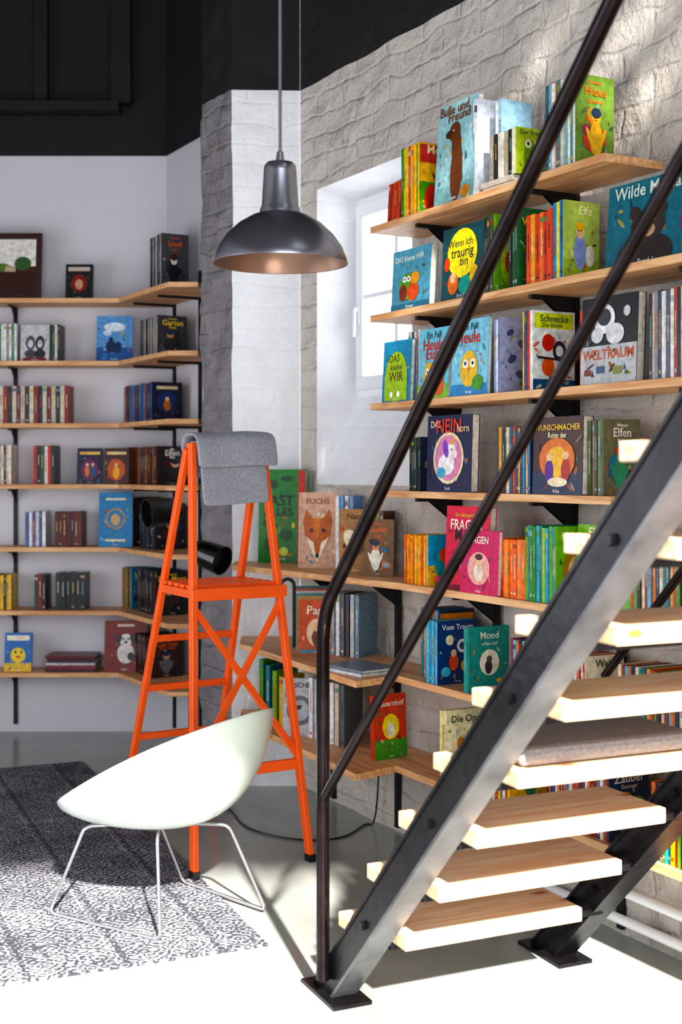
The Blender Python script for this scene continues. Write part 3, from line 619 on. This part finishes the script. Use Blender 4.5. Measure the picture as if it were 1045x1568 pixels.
row(B, WR, -.985, -.90, z6, .25, .19, ['#6fb8d0', '#3a8fb8'], '#1d3f74', [('e', .3, .7, .1, .08, '#f0e8c0'), ('e', .62, .6, .14, .11, '#e8e8e8'), ('e', .62, .6, .08, .06, '#3a4a6a'), ('e', .4, .35, .12, .14, '#d9552f'), ('e', .4, .49, .07, .06, '#f0c8a0'), ('e', .7, .28, .12, .1, '#f0b83a'), ('e', .2, .2, .12, .08, '#5fb0d0'), ('t', 'Vom Traum', .5, .9, .16, '#ffffff')], n=5, off=.262)
row(B, WR, -.72, -.685, z6, .25, .19, ['#1f7f78', '#2a968c'], '#2a9088', [('e', .5, .45, .24, .2, '#f0ead8'), ('e', .48, .38, .09, .11, '#3a3a3a'), ('e', .5, .5, .07, .055, '#5a5048'), ('t', 'Mond', .5, .86, .2, '#e8f0e0'), ('t', 'schau mal', .5, .74, .1, '#e8f0e0'), ('e', .75, .16, .08, .04, '#d9c04a')], n=2, off=.262)
row(B, WR, -.44, -.30, z6, .24, .17, PAL, '#c8452c', rart())
row(B, WR, -.16, -.02, z6, .22, .17, ['#b8322a', '#e8e2d4'], '#e9e4d0', [('e', .5, .4, .28, .24, '#9ab84a'), ('e', .5, .6, .1, .1, '#e8a03a'), ('t', 'Wald', .5, .88, .22, '#3a5a2a')])
row(B, WR, .14, .5, z6, .22, .17, PAL, '#b8322a', rart())
# ---- row 7
for i, c in enumerate(['#4f8f3a', '#2a6f8a', '#7fae3a', '#d9b03a']):
    facec(-.38+.035*i, 6.37-.05*i, math.radians(55), .17, z7, .30-.02*i, .025, c, None, 0)
facec(-.27, 6.02, math.radians(-10), .16, z7, .265, .03, '#b9bcc0', [('t', 'FISCHE', .5, .88, .2, '#30343a'), ('e', .5, .45, .38, .26, '#6a7078'), ('e', .5, .45, .28, .18, '#a8aeb4'), ('e', .45, .5, .12, .04, '#3a4048', .3)], lean=.05)
for i, c in enumerate(['#dfdfe2', '#a8acb0', '#e8e4e0', '#8a8f94', '#e6e6ea', '#c9b8b0', '#5a5f64']):
    facec(-.13+.024*i, 5.97-.035*i, math.radians(60), .17, z7, .275, .02, c, None, 0)
facec(.145, 5.50, math.radians(35), .17, z7, .27, .03, '#c8452c', [('r', 0, 0, 1, .3, '#4f9a3a'), ('e', .5, .5, .26, .2, '#e8d23a'), ('e', .5, .45, .12, .12, '#e8e2d4'), ('t', 'Bauernhof', .5, .86, .2, '#f5ead8')], lean=.05)
row(B, WR, -.96, -.90, z7, .27, .20, ['#f0e6b8', '#e8d98a'], '#efe8c0', [('e', .35, .5, .1, .1, '#d98a3a'), ('e', .65, .6, .1, .09, '#8fb84a'), ('e', .5, .3, .2, .08, '#e8c04a'), ('t', 'Die Oper', .5, .86, .2, '#3a3a2a')], n=3, off=.22)
row(B, WR, -.62, -.44, z7, .24, .17, ['#e8b83a', '#c8452c', '#e8e2d4', '#3a8f6a'], '#e8b83a', rart())
row(B, WR, -.22, .1, z7, .25, .17, ['#7a2f2c', '#c9562f', '#e8e2d4', '#2a4f7a', '#9a3a34'], '#1f3a5c', rart())
row(B, WR, .3, .8, z7, .25, .17, PAL, '#1f3a5c', rart())
B.obj('shelf_books', m_book)

# ---- left wall books
B = Acc(); BL = B
face(B, WL, -1.68, .165, z1, .215, .03, '#141417', [('r', .1, .8, .9, .92, '#c9b8b0'), ('e', .5, .45, .3, .26, '#7a241c'), ('e', .5, .42, .15, .15, '#c99a80')], off=.2)
row(B, WS, .36, .55, z1, .33, .17, ['#9a9aa2', '#2a2a30', '#55555c', '#c9c9cf', '#3a3a40'], '#4a4a50', rart(DARK), off=.25, n=7)
row(B, WL, -2.3, -1.975, z2, .23, .15, ['#dcdcdc', '#3f7f6a', '#e4e4e4', '#8a8a8a', '#e8e8e8'], off=.2)
face(B, WL, -1.955, .175, z2, .225, .02, '#c9c9cd', [('e', .35, .5, .17, .2, '#5a5a62'), ('e', .68, .5, .16, .2, '#3a3a42'), ('e', .35, .48, .09, .11, '#dadade'), ('e', .68, .48, .09, .11, '#cacace'), ('e', .35, .2, .2, .12, '#4a4a52'), ('e', .68, .2, .2, .12, '#2a2a32'), ('r', .1, .02, .9, .1, '#8a3a44')], off=.2)
row(B, WL, -1.775, -1.715, z2, .225, .15, ['#1c1c20', '#e0e0e0', '#2a5a4a'], off=.2)
face(B, WL, -1.49, .22, z2, .28, .02, '#6f9fd0', [('r', 0, 0, 1, .3, '#2f5f9a'), ('e', .4, .32, .14, .14, '#14305a'), ('e', .4, .48, .06, .05, '#14305a'), ('e', .6, .30, .1, .13, '#14305a'), ('e', .5, .75, .3, .1, '#dfeaf4'), ('e', .3, .62, .12, .06, '#c9dcf0')], off=.21)
row(B, WS, .2, .5, z2, .24, .18, ['#2a2a32', '#8a8a92', '#e0d8d0', '#1c1c22', '#b9b0a8', '#5a4a44'], '#3a3a42', rart(DARK))
row(B, WL, -2.3, -1.66, z3, .23, .15, ['#8a2f22', '#c9c2b4', '#26262a', '#bdb5a6', '#6a2a22', '#c4bcae', '#1c1c20'], off=.2, n=24)
row(B, WS, -.08, .40, z3, .235, .19, ['#1f4f8a', '#2a6fae', '#16305a', '#1a1c28', '#9a3a2a', '#2f5f9a', '#6a7a90'], '#1b2038', [('e', .5, .5, .32, .26, '#2a3a6a'), ('e', .5, .42, .12, .14, '#c9743a'), ('e', .5, .57, .07, .06, '#e8c4a0'), ('r', .15, .82, .85, .9, '#d9c9a0')], n=20)
row(B, WL, -2.2, -2.01, z4, .24, .15, ['#e6e0d4', '#c9b49a', '#3a2a28'], off=.2)
row(B, WL, -1.875, -1.745, z4, .235, .16, ['#16161a', '#b8322a', '#e2dcd0', '#2a4a3a'], '#16161a', off=.2, n=6)
face(B, WL, -1.61, .155, z4, .22, .03, '#1f2040', [('e', .5, .4, .34, .3, '#6a2f5a'), ('e', .4, .36, .09, .16, '#d98a4a'), ('e', .62, .36, .09, .16, '#2a5a8a'), ('e', .4, .54, .06, .05, '#e8c4a0'), ('e', .62, .54, .06, .05, '#e8c4a0'), ('r', .1, .82, .9, .9, '#e8c070')], off=.2)
face(B, WL, -1.445, .15, z4, .22, .03, '#4a2420', [('e', .5, .4, .36, .3, '#c9602a'), ('e', .5, .32, .14, .18, '#f0b04a'), ('e', .5, .54, .07, .06, '#e8c4a0'), ('r', .1, .82, .9, .9, '#e8d0a0')], off=.2)
row(B, WS, -.1, .05, z4, .225, .17, ['#4a2a24', '#2f3a2a', '#8a5a3a', '#1c1c22'], '#5a3a2a', rart(DARK+PAL))
row(B, WS, .12, .48, z4, .225, .19, ['#7a2f24', '#16161a', '#2a3a5a', '#8a6a40', '#26262a'], '#2a1c20', rart(DARK+PAL), n=16)
row(B, WL, -1.925, -1.80, z5, .215, .15, ['#e8e8ec', '#5a6a9a', '#c9c9d4', '#7a5a8a'], off=.2, n=6)
row(B, WL, -1.745, -1.58, z5, .215, .15, ['#5a1f1e', '#6a2624', '#4a1a1a'], off=.2, n=7)
face(B, WL, -1.475, .205, z5, .33, .03, '#3f86b8', [('e', .5, .52, .3, .2, '#a8906a'), ('e', .5, .52, .24, .16, '#3f86b8'), ('e', .5, .5, .14, .11, '#c9a878'), ('r', .2, .86, .8, .9, '#e6dcc0'), ('r', .2, .1, .8, .14, '#e6dcc0')], off=.22)
row(B, WS, .0, .06, z5, .30, .19, ['#3a2420', '#6a2f24'], '#2a1c20', rart(DARK+PAL), n=2)
row(B, WS, .2, .45, z5, .27, .19, ['#16161a', '#26262a', '#3a3a44'], '#1c1c24', rart(DARK), n=10)
row(B, WL, -2.2, -2.01, z6, .215, .15, ['#e8c03a', '#d9a52f', '#2f2f34'], off=.2)
row(B, WL, -1.87, -1.80, z6, .215, .15, ['#1c1c20', '#8a2a24', '#2a4a44'], off=.2, n=3)
row(B, WL, -1.74, -1.56, z6, .225, .15, ['#141416', '#1c1c20', '#2a2a2e'], off=.2, n=6)
row(B, WS, -.12, .06, z6, .25, .17, ['#3a7a8a', '#2a5a6a', '#d9a04a', '#1f3f4a'], '#2a6f8a', rart())
row(B, WS, .15, .48, z6, .26, .19, ['#1c1c20', '#26262a', '#5a3a2a', '#2a3a4a'], '#1c1c24', rart(DARK), n=12)
face(B, WL, -2.05, .165, z7, .235, .02, '#2a6fb8', [('r', 0, 0, 1, .22, '#e8c03a'), ('e', .5, .42, .28, .2, '#f0cf3a'), ('e', .4, .5, .04, .04, '#1c1c20'), ('e', .62, .5, .04, .04, '#1c1c20'), ('e', .5, .38, .1, .03, '#c9442a'), ('r', .08, .8, .92, .93, '#f2ead0')], off=.21)
lying(B, WL, -1.79, .3, z7, .2, ['#4a2a34', '#8a3a44', '#c9c4c0', '#3a2a30', '#6a2a34'], t=.019)
face(B, WL, -1.44, .26, z7, .31, .03, '#7a2424', [('e', .5, .36, .2, .2, '#d9d4d0'), ('e', .5, .62, .15, .12, '#e4e0dc'), ('e', .34, .64, .06, .09, '#2a2424', -.4), ('e', .66, .64, .06, .09, '#2a2424', .4), ('e', .44, .64, .025, .02, '#181414'), ('e', .56, .64, .025, .02, '#181414'), ('e', .5, .58, .04, .025, '#181414'), ('e', .62, .3, .08, .08, '#2a2424'), ('r', .3, .88, .7, .93, '#d9c9b0')], off=.22)
row(B, WS, .1, .4, z7, .24, .19, ['#2a1c1c', '#5a2a24', '#26262a'], '#3a2020', rart(DARK))
B.obj('shelf_books.001', m_book)

# framed picture
pic = empty('framed_picture')
Mp = frameM(WL.pos(-2.32, .2, z1+.001), WL.a, WL.n) @ Matrix.Rotation(-.1, 4, 'X')
acc = Acc(); frame(acc, Mp, 0, 0, .49, .41, .035, 0, .02); acc.obj('frame', mat('dark_wood_frame', '#3a1c16', .4), pic, bevel=.003)
acc = Acc(); acc.box(Mp, (.03, .010, .03), (.46, .015, .38), lin('#4a2620'))
draw(acc, Mp @ Matrix.Translation((.03, .0095, .03)), .43, .35, [('r', .25, .5, 1, .98, '#e6e2dc'), ('e', .5, .45, .14, .1, '#5a7a3a'), ('e', .8, .55, .12, .12, '#3f5f34'), ('r', .0, 0, 1, .4, '#3a1a16'), ('e', .35, .5, .08, .12, '#7a3a2a'), ('r', .55, .4, .7, .5, '#b9a890')])
acc.obj('print', m_book, pic)

# ------------------------------------------------------------------ staircase
SO = V((-.07, 4.13, 0)); sd = V((.416, -.91, 0)).normalized(); wd = V((.91, .416, 0)).normalized(); UP = V((0, 0, 1))
def S(s, w, z): return SO+sd*s+wd*w+UP*z
stair = empty('staircase')
SL = .985
def low(s): return SL*(s-.187)
NT = 13
sE = .43+.2014*NT
FW = .085   # flange width
def stringer(w):
    acc = Acc(); t = .009; vh = .215; lo = .07
    s0 = .187-vh/SL; s1 = .187-lo/SL
    prof = [(s1, .0), (sE, low(sE)+lo), (sE, low(sE)+vh), (s0+.02, .012), (s0+.02, 0)]
    A = [S(s, w, z) for s, z in prof]; Bp = [S(s, w+t, z) for s, z in prof]
    acc.poly(A); acc.poly(list(reversed(Bp)))
    for k in range(len(A)):
        k2 = (k+1) % len(A); acc.poly([A[k2], A[k], Bp[k], Bp[k2]])
    for n_, (sa, za, sb, zb_) in enumerate(((s1, .004, sE, low(sE)+lo+.004), (s0+.02, .012, sE, low(sE)+vh))):
        acc.bar(S(sa, w+FW/2-.004, za), S(sb, w+FW/2-.004, zb_), FW, .010, wd, mi=1-n_)
    acc.bar(S(-.05, w+.035, .006), S(.2, w+.035, .006), .13, .012, wd)
    for s in [.35+.4*k for k in range(7)]:
        zc = low(s)+(vh+lo)/2
        acc.tube([S(s, w-.012, zc), S(s, w+.012, zc)], .014, 6)
    return acc
stringer(-.01).obj('stringer_1', [m_steel, m_steel2], stair)
stringer(.80).obj('stringer_2', [m_steel, m_steel], stair)
Ms = Matrix((wd, -sd, UP)).transposed().to_4x4()
accb = Acc()
for i in range(NT):
    s1 = .43+.2014*i; zb = .237+.2014*i
    Mt = Ms.copy(); Mt.translation = S(s1, 0, zb)
    me = Acc(); me.prism([(FW, 0), (.70, 0), (.70, .285), (.001, .285), (.001, .12), (FW, .12)], 0, .044)
    o = me.obj('tread_%d' % (i+1), m_tread, stair, M=Mt, bevel=.004)
    accb.bar(S(s1-.2, 0, zb-.012), S(s1-.2, .84, zb-.012), .03, .02, sd)
    accb.bar(S(s1-.1, 0.08, zb-.012), S(s1-.1, .84, zb-.012), .03, .02, sd)
accb.obj('tread_supports', m_steel, stair)
# handrails
acc = Acc()
RS = .95
def arc(p, a, b_, r, n=7):
    a = (V(a)-V(p)).normalized(); b_ = (V(b_)-V(p)).normalized(); out = []
    for k in range(n+1):
        t = k/n; out.append(V(p)+a*r*(1-t)**2+b_*r*t**2)
    return out
p0 = S(.10, -.03, .06); pt = S(.10, -.03, 1.19); pe = S(sE, -.03, 1.19+RS*(sE-.10))
acc.tube([p0]+arc(pt, p0, pe, .10)+[pe], .0205, 14)
q0 = S(.11, -.03, .625); q1 = S(sE, -.03, .625+RS*(sE-.11))
acc.tube([q0, q1], .0155, 12)
for s in (1.95,):
    acc.tube([S(s, -.03, low(s)+.1), S(s, -.03, 1.19+RS*(s-.1))], .018, 12)
acc.obj('handrail_1', m_rail, stair, smooth=True)
acc = Acc()
acc.tube([S(.31, .87, .966), S(sE, .87, .966+RS*(sE-.31))], .014, 12)
acc.tube([S(1.2, .87, low(1.2)+.1), S(1.2, .87, .966+RS*(.89))], .016, 12)
acc.tube([S(2.3, .87, low(2.3)+.1), S(2.3, .87, .966+RS*(1.99))], .016, 12)
acc.obj('handrail_2', m_rail, stair, smooth=True)

# cushion lying on the fourth tread
acc = Acc(); zc = .237+.2014*3+.044
Mc = Ms.copy(); Mc.translation = S(.43+.2014*3, 0, zc)
acc.box(Matrix(), (.11, .02, .001), (.66, .27, .05)); o = acc.obj('seat_cushion', m_cush, M=Mc, bevel=.018)

# ------------------------------------------------------------------ orange step ladder
lad = empty('step_ladder')
wA = V((.855, .518, 0)).normalized(); pA = V((-wA.y, wA.x, 0))
FL, FR = V((-.582, 5.175, .012)), V((-.128, 5.45, 0)); RL, RR = V((-1.01, 6.0, .012)), V((-.62, 6.23, 0.012))
AT = V((-.48, 5.53, 1.72)); TL, TR = AT-wA*.165, AT+wA*.165
acc = Acc()
def lerp(a, b_, z): return a+(b_-a)*((z-a.z)/(b_.z-a.z))
acc.bar(FL, TL, .04, .024, pA); acc.bar(FR, TR, .04, .024, pA)
TLr, TRr = TL+pA*.05-wA*.0, TR+pA*.05
acc.bar(RL, TLr, .036, .024, pA); acc.bar(RR, TRr, .036, .024, pA)
acc.bar(TL-wA*.01, TR+wA*.01, .05, .03, UP); acc.bar(TLr, TRr, .05, .024, UP)
for z in (.40,): acc.bar(lerp(FL, TL, z), lerp(FR, TR, z), .045, .02, UP)
for z in (.43, .66, .89): acc.bar(lerp(RL, TLr, z), lerp(RR, TRr, z), .03, .022, UP)
acc.bar(lerp(FL, TL, 1.07), lerp(FR, TR, .43), .03, .012, UP.cross(pA)); acc.bar(lerp(FR, TR, 1.07), lerp(FL, TL, .43), .03, .012, UP.cross(pA))
zp = 1.12
fl, fr = lerp(FL, TL, zp), lerp(FR, TR, zp); rl, rr = lerp(RL, TLr, zp), lerp(RR, TRr, zp)
acc.bar(fl-wA*.02-pA*.03, fr+wA*.02-pA*.03, .05, .02, UP)
acc.bar(fl-pA*.03, rl, .035, .02, UP); acc.bar(fr-pA*.03, rr, .035, .02, UP)
for k in range(5):
    t = (k+.5)/5; a = fl.lerp(rl, t)-wA*.01+UP*.028; c = fr.lerp(rr, t)+wA*.01+UP*.028
    acc.bar(a, c, .036, .016, pA)
acc.obj('frame', m_orange, lad, bevel=.003)
acc = Acc()
for p in (FL, FR, RL, RR): acc.bar(p-UP*.0, p+UP*.03, .045, .03, pA)
acc.obj('feet', m_blackp, lad)
def drape(w, prof, th, name, sh=0):
    bm = bmesh.new(); n = 12; rows = []
    for a, z in prof:
        r_ = []
        for i in range(n+1):
            u = sh-w/2+w*i/n; c = AT+wA*u+pA*(a+.004*math.sin(u*22+z*9))
            r_.append(bm.verts.new((c.x, c.y, z+.005*math.sin(u*15))))
        rows.append(r_)
    for k in range(len(rows)-1):
        for i in range(n): bm.faces.new((rows[k][i], rows[k][i+1], rows[k+1][i+1], rows[k+1][i]))
    me = bpy.data.meshes.new(name); bm.to_mesh(me); bm.free(); me.materials.append(m_felt)
    for p in me.polygons: p.use_smooth = True
    o = bpy.data.objects.new(name, me); scene.collection.objects.link(o); o.parent = felt
    s = o.modifiers.new('s', 'SOLIDIFY'); s.thickness = th; s.offset = 0
    sb = o.modifiers.new('ss', 'SUBSURF'); sb.levels = 1; sb.render_levels = 2
felt = empty('felt_blanket')
drape(.31, [(-.085, 1.485), (-.07, 1.56), (-.055, 1.65), (-.045, 1.72), (-.03, 1.75), (.04, 1.755), (.075, 1.74), (.085, 1.66), (.09, 1.60)], .012, 'under_layer', .0)
drape(.375, [(-.085, 1.645), (-.082, 1.67), (-.075, 1.72), (-.065, 1.765), (-.03, 1.785), (.05, 1.785), (.085, 1.765), (.095, 1.70)], .018, 'top_fold', .01)

# ------------------------------------------------------------------ chair
ch = empty('shell_chair')
C = V((-.655, 4.79, 0)); F = V((-.85, .53, 0)).normalized(); Sd = V((-F.y, F.x, 0))
bm = bmesh.new(); NA, NR = 48, 14; grid = {}
zb = .345
for j in range(NR+1):
    s = j/NR
    for i in range(NA):
        th = 2*math.pi*i/NA; cf = math.cos(th); sf = math.sin(th)
        rf = .40 if cf > 0 else .385
        r = 1/math.sqrt((cf/rf)**2+(sf/.355)**2)
        back = (1-cf)/2
        hz = zb+.035+.41*back**.95
        g = math.sin(s*math.pi/2)**.62
        k = (1-math.cos(s*math.pi/2))
        lean = -F*.04*back*k
        p = C+(F*cf+Sd*sf)*r*g+lean+UP*(zb+(hz-zb)*k**.95)
        grid[i, j] = bm.verts.new(p) if j else None
cv = bm.verts.new(C+UP*zb)
for i in range(NA):
    i2 = (i+1) % NA; bm.faces.new((cv, grid[i, 1], grid[i2, 1]))
    for j in range(1, NR): bm.faces.new((grid[i, j], grid[i, j+1], grid[i2, j+1], grid[i2, j]))
bmesh.ops.recalc_face_normals(bm, faces=bm.faces)
me = bpy.data.meshes.new('shell'); bm.to_mesh(me); bm.free(); me.materials.append(m_chair)
for p in me.polygons: p.use_smooth = True
o = bpy.data.objects.new('shell', me); scene.collection.objects.link(o); o.parent = ch
s = o.modifiers.new('s', 'SOLIDIFY'); s.thickness = .012; s.offset = 0
sb = o.modifiers.new('ss', 'SUBSURF'); sb.levels = 1; sb.render_levels = 2
acc = Acc()
def loop(pts, r=.0065):
    out = [V(pts[0])]
    for k in range(1, len(pts)-1): out += arc(pts[k], pts[k-1], pts[k+1], .03, 5)
    out.append(V(pts[-1])); acc.tube(out, r, 10)
zf = .017
loop([(-.72, 4.80, .333), (-.93, 4.74, .338), (-1.064, 4.76, zf), (-.621, 4.484, zf), (-.645, 4.58, .338), (-.66, 4.75, .333)])
loop([(-.62, 4.80, .333), (-.41, 4.76, .338), (-.275, 4.79, zf), (-.62, 5.12, zf), (-.72, 5.02, .338), (-.70, 4.8, .333)])
acc.obj('wire_legs', m_chrome, ch, smooth=True)

# ------------------------------------------------------------------ rug
acc = Acc(); rx = V((.92, .39, 0)).normalized(); ry = V((-rx.y, rx.x, 0))
Mr = frameM(V((-.25, 4.47, 0)), rx, ry)
acc.box(Matrix(), (-2.2, 0, .001), (0, 3.05, .010)); acc.obj('rug', m_rug, M=Mr)

# ------------------------------------------------------------------ pendant
pl = empty('pendant_lamp'); pc = (-.182, 3.9, 2.25)
acc = Acc()
prof = [(.0, .335), (.010, .33), (.014, .30), (.040, .297), (.047, .288), (.049, .27), (.055, .17), (.060, .158), (.062, .146), (.085, .138), (.125, .114), (.160, .082), (.186, .045), (.198, .015), (.203, .0), (.203, -.004)]
lathe(acc, prof, pc, 64, 0)
inner = [(.203, -.004), (.199, -.003), (.194, .014), (.182, .042), (.155, .078), (.118, .108), (.05, .13), (.0, .131)]
lathe(acc, inner, pc, 64, 1)
acc.obj('shade', [m_pend, m_copper], pl, smooth=True)
acc = Acc(); acc.tube([(pc[0], pc[1], pc[2]+.32), (pc[0], pc[1], H)], .005, 8); acc.obj('cord', m_cord, pl, smooth=True)
acc = Acc(); lathe(acc, [(.0, .05), (.02, .052), (.03, .07), (.03, .08), (.015, .105), (.014, .13)], pc, 24); acc.obj('bulb', m_white_pvc, pl, smooth=True)

# ------------------------------------------------------------------ floor lamp with two spot heads
fl_ = empty('floor_lamp'); acc = Acc(); bx, by = -.74, 6.42
acc.tube([(bx, by, .02), (bx, by, 1.5)], .011, 10)
lathe(acc, [(0, 0.001), (.13, 0.001), (.13, .015), (.02, .025), (0, .025)], (bx, by, 0), 32)
def spot(c, ax):
    c = V(c); ax = V(ax).normalized()
    lathe(acc, [(0, -.09), (.045, -.085), (.06, -.06), (.066, .0), (.07, .07), (.072, .09), (.066, .09), (.06, .05), (0, .04)], c, 28, 0, ax)
    acc.tube([c-ax*.02, V((bx, by, c.z+.02))], .008, 8)
spot((-.86, 6.34, 1.43), (-.8, -.5, -.1)); spot((-.64, 6.30, 1.22), (.75, -.5, -.25))
acc.obj('lamp_body', m_blackp, fl_, smooth=True)

# cable on the floor and hanging hook
cu = bpy.data.curves.new('floor_cable', 'CURVE'); cu.dimensions = '3D'; cu.bevel_depth = .004
sp = cu.splines.new('BEZIER'); P = [(-.55, 6.3, .005), (-.35, 5.85, .005), (-.05, 5.75, .005), (.12, 6.0, .005), WR.pos(-1.75, .06, .005), WR.pos(-1.72, .03, .38)]
sp.bezier_points.add(len(P)-1)
for q, p in zip(sp.bezier_points, P): q.co = p; q.handle_left_type = q.handle_right_type = 'AUTO'
o = bpy.data.objects.new('floor_cable', cu); scene.collection.objects.link(o); cu.materials.append(m_blackp)
acc = Acc()
hp = [V((-.25+.03*math.cos(a), 6.12, 1.09+.03*math.sin(a))) for a in [math.pi*k/8 for k in range(9)]]
acc.tube([V((-.22, 6.12, .80))]+hp+[V((-.28, 6.12, 1.03))], .008, 10); acc.obj('walking_cane', m_blackp, smooth=True)

# ------------------------------------------------------------------ light
w = bpy.data.worlds.new('World'); scene.world = w; w.use_nodes = True
bg = w.node_tree.nodes['Background']; bg.inputs[0].default_value = (.90, .94, 1.0, 1); bg.inputs[1].default_value = 4.7
su = bpy.data.lights.new('sun', 'SUN'); su.energy = 23; su.angle = math.radians(1.6); su.color = (1, .93, .84)
so = bpy.data.objects.new('sun', su); scene.collection.objects.link(so)
dirv = V((-.25, .97, -.70)).normalized()
so.rotation_euler = V((0, 0, -1)).rotation_difference(dirv).to_euler()
def portal(c, sx, sy, d):
    l = bpy.data.lights.new('window_portal', 'AREA'); l.shape = 'RECTANGLE'; l.size = sx; l.size_y = sy; l.cycles.is_portal = True
    o = bpy.data.objects.new('window_portal', l); scene.collection.objects.link(o); o.location = c
    o.rotation_euler = V(d).to_track_quat('-Z', 'Z').to_euler()
for h in bh: portal((-(h[0]+h[1])/2, YB-.05, (h[2]+h[3])/2), h[1]-h[0], h[3]-h[2], (0, 1, 0))
for h in xh: portal((-4.05, (h[0]+h[1])/2, (h[2]+h[3])/2), h[1]-h[0], h[3]-h[2], (1, 0, 0))
portal(WR.pos((wu0+wu1)/2, -.36, 2.5), .8, 1.0, -WR.n)
portal(((sx0+sx1)/2, (sy0+sy1)/2, H+.15), sx1-sx0, sy1-sy0, (0, 0.0001, -1))
scene.view_settings.view_transform = 'Standard'
try: scene.view_settings.look = 'Medium High Contrast'
except Exception as ex: print('look', ex)
scene.view_settings.exposure = 0
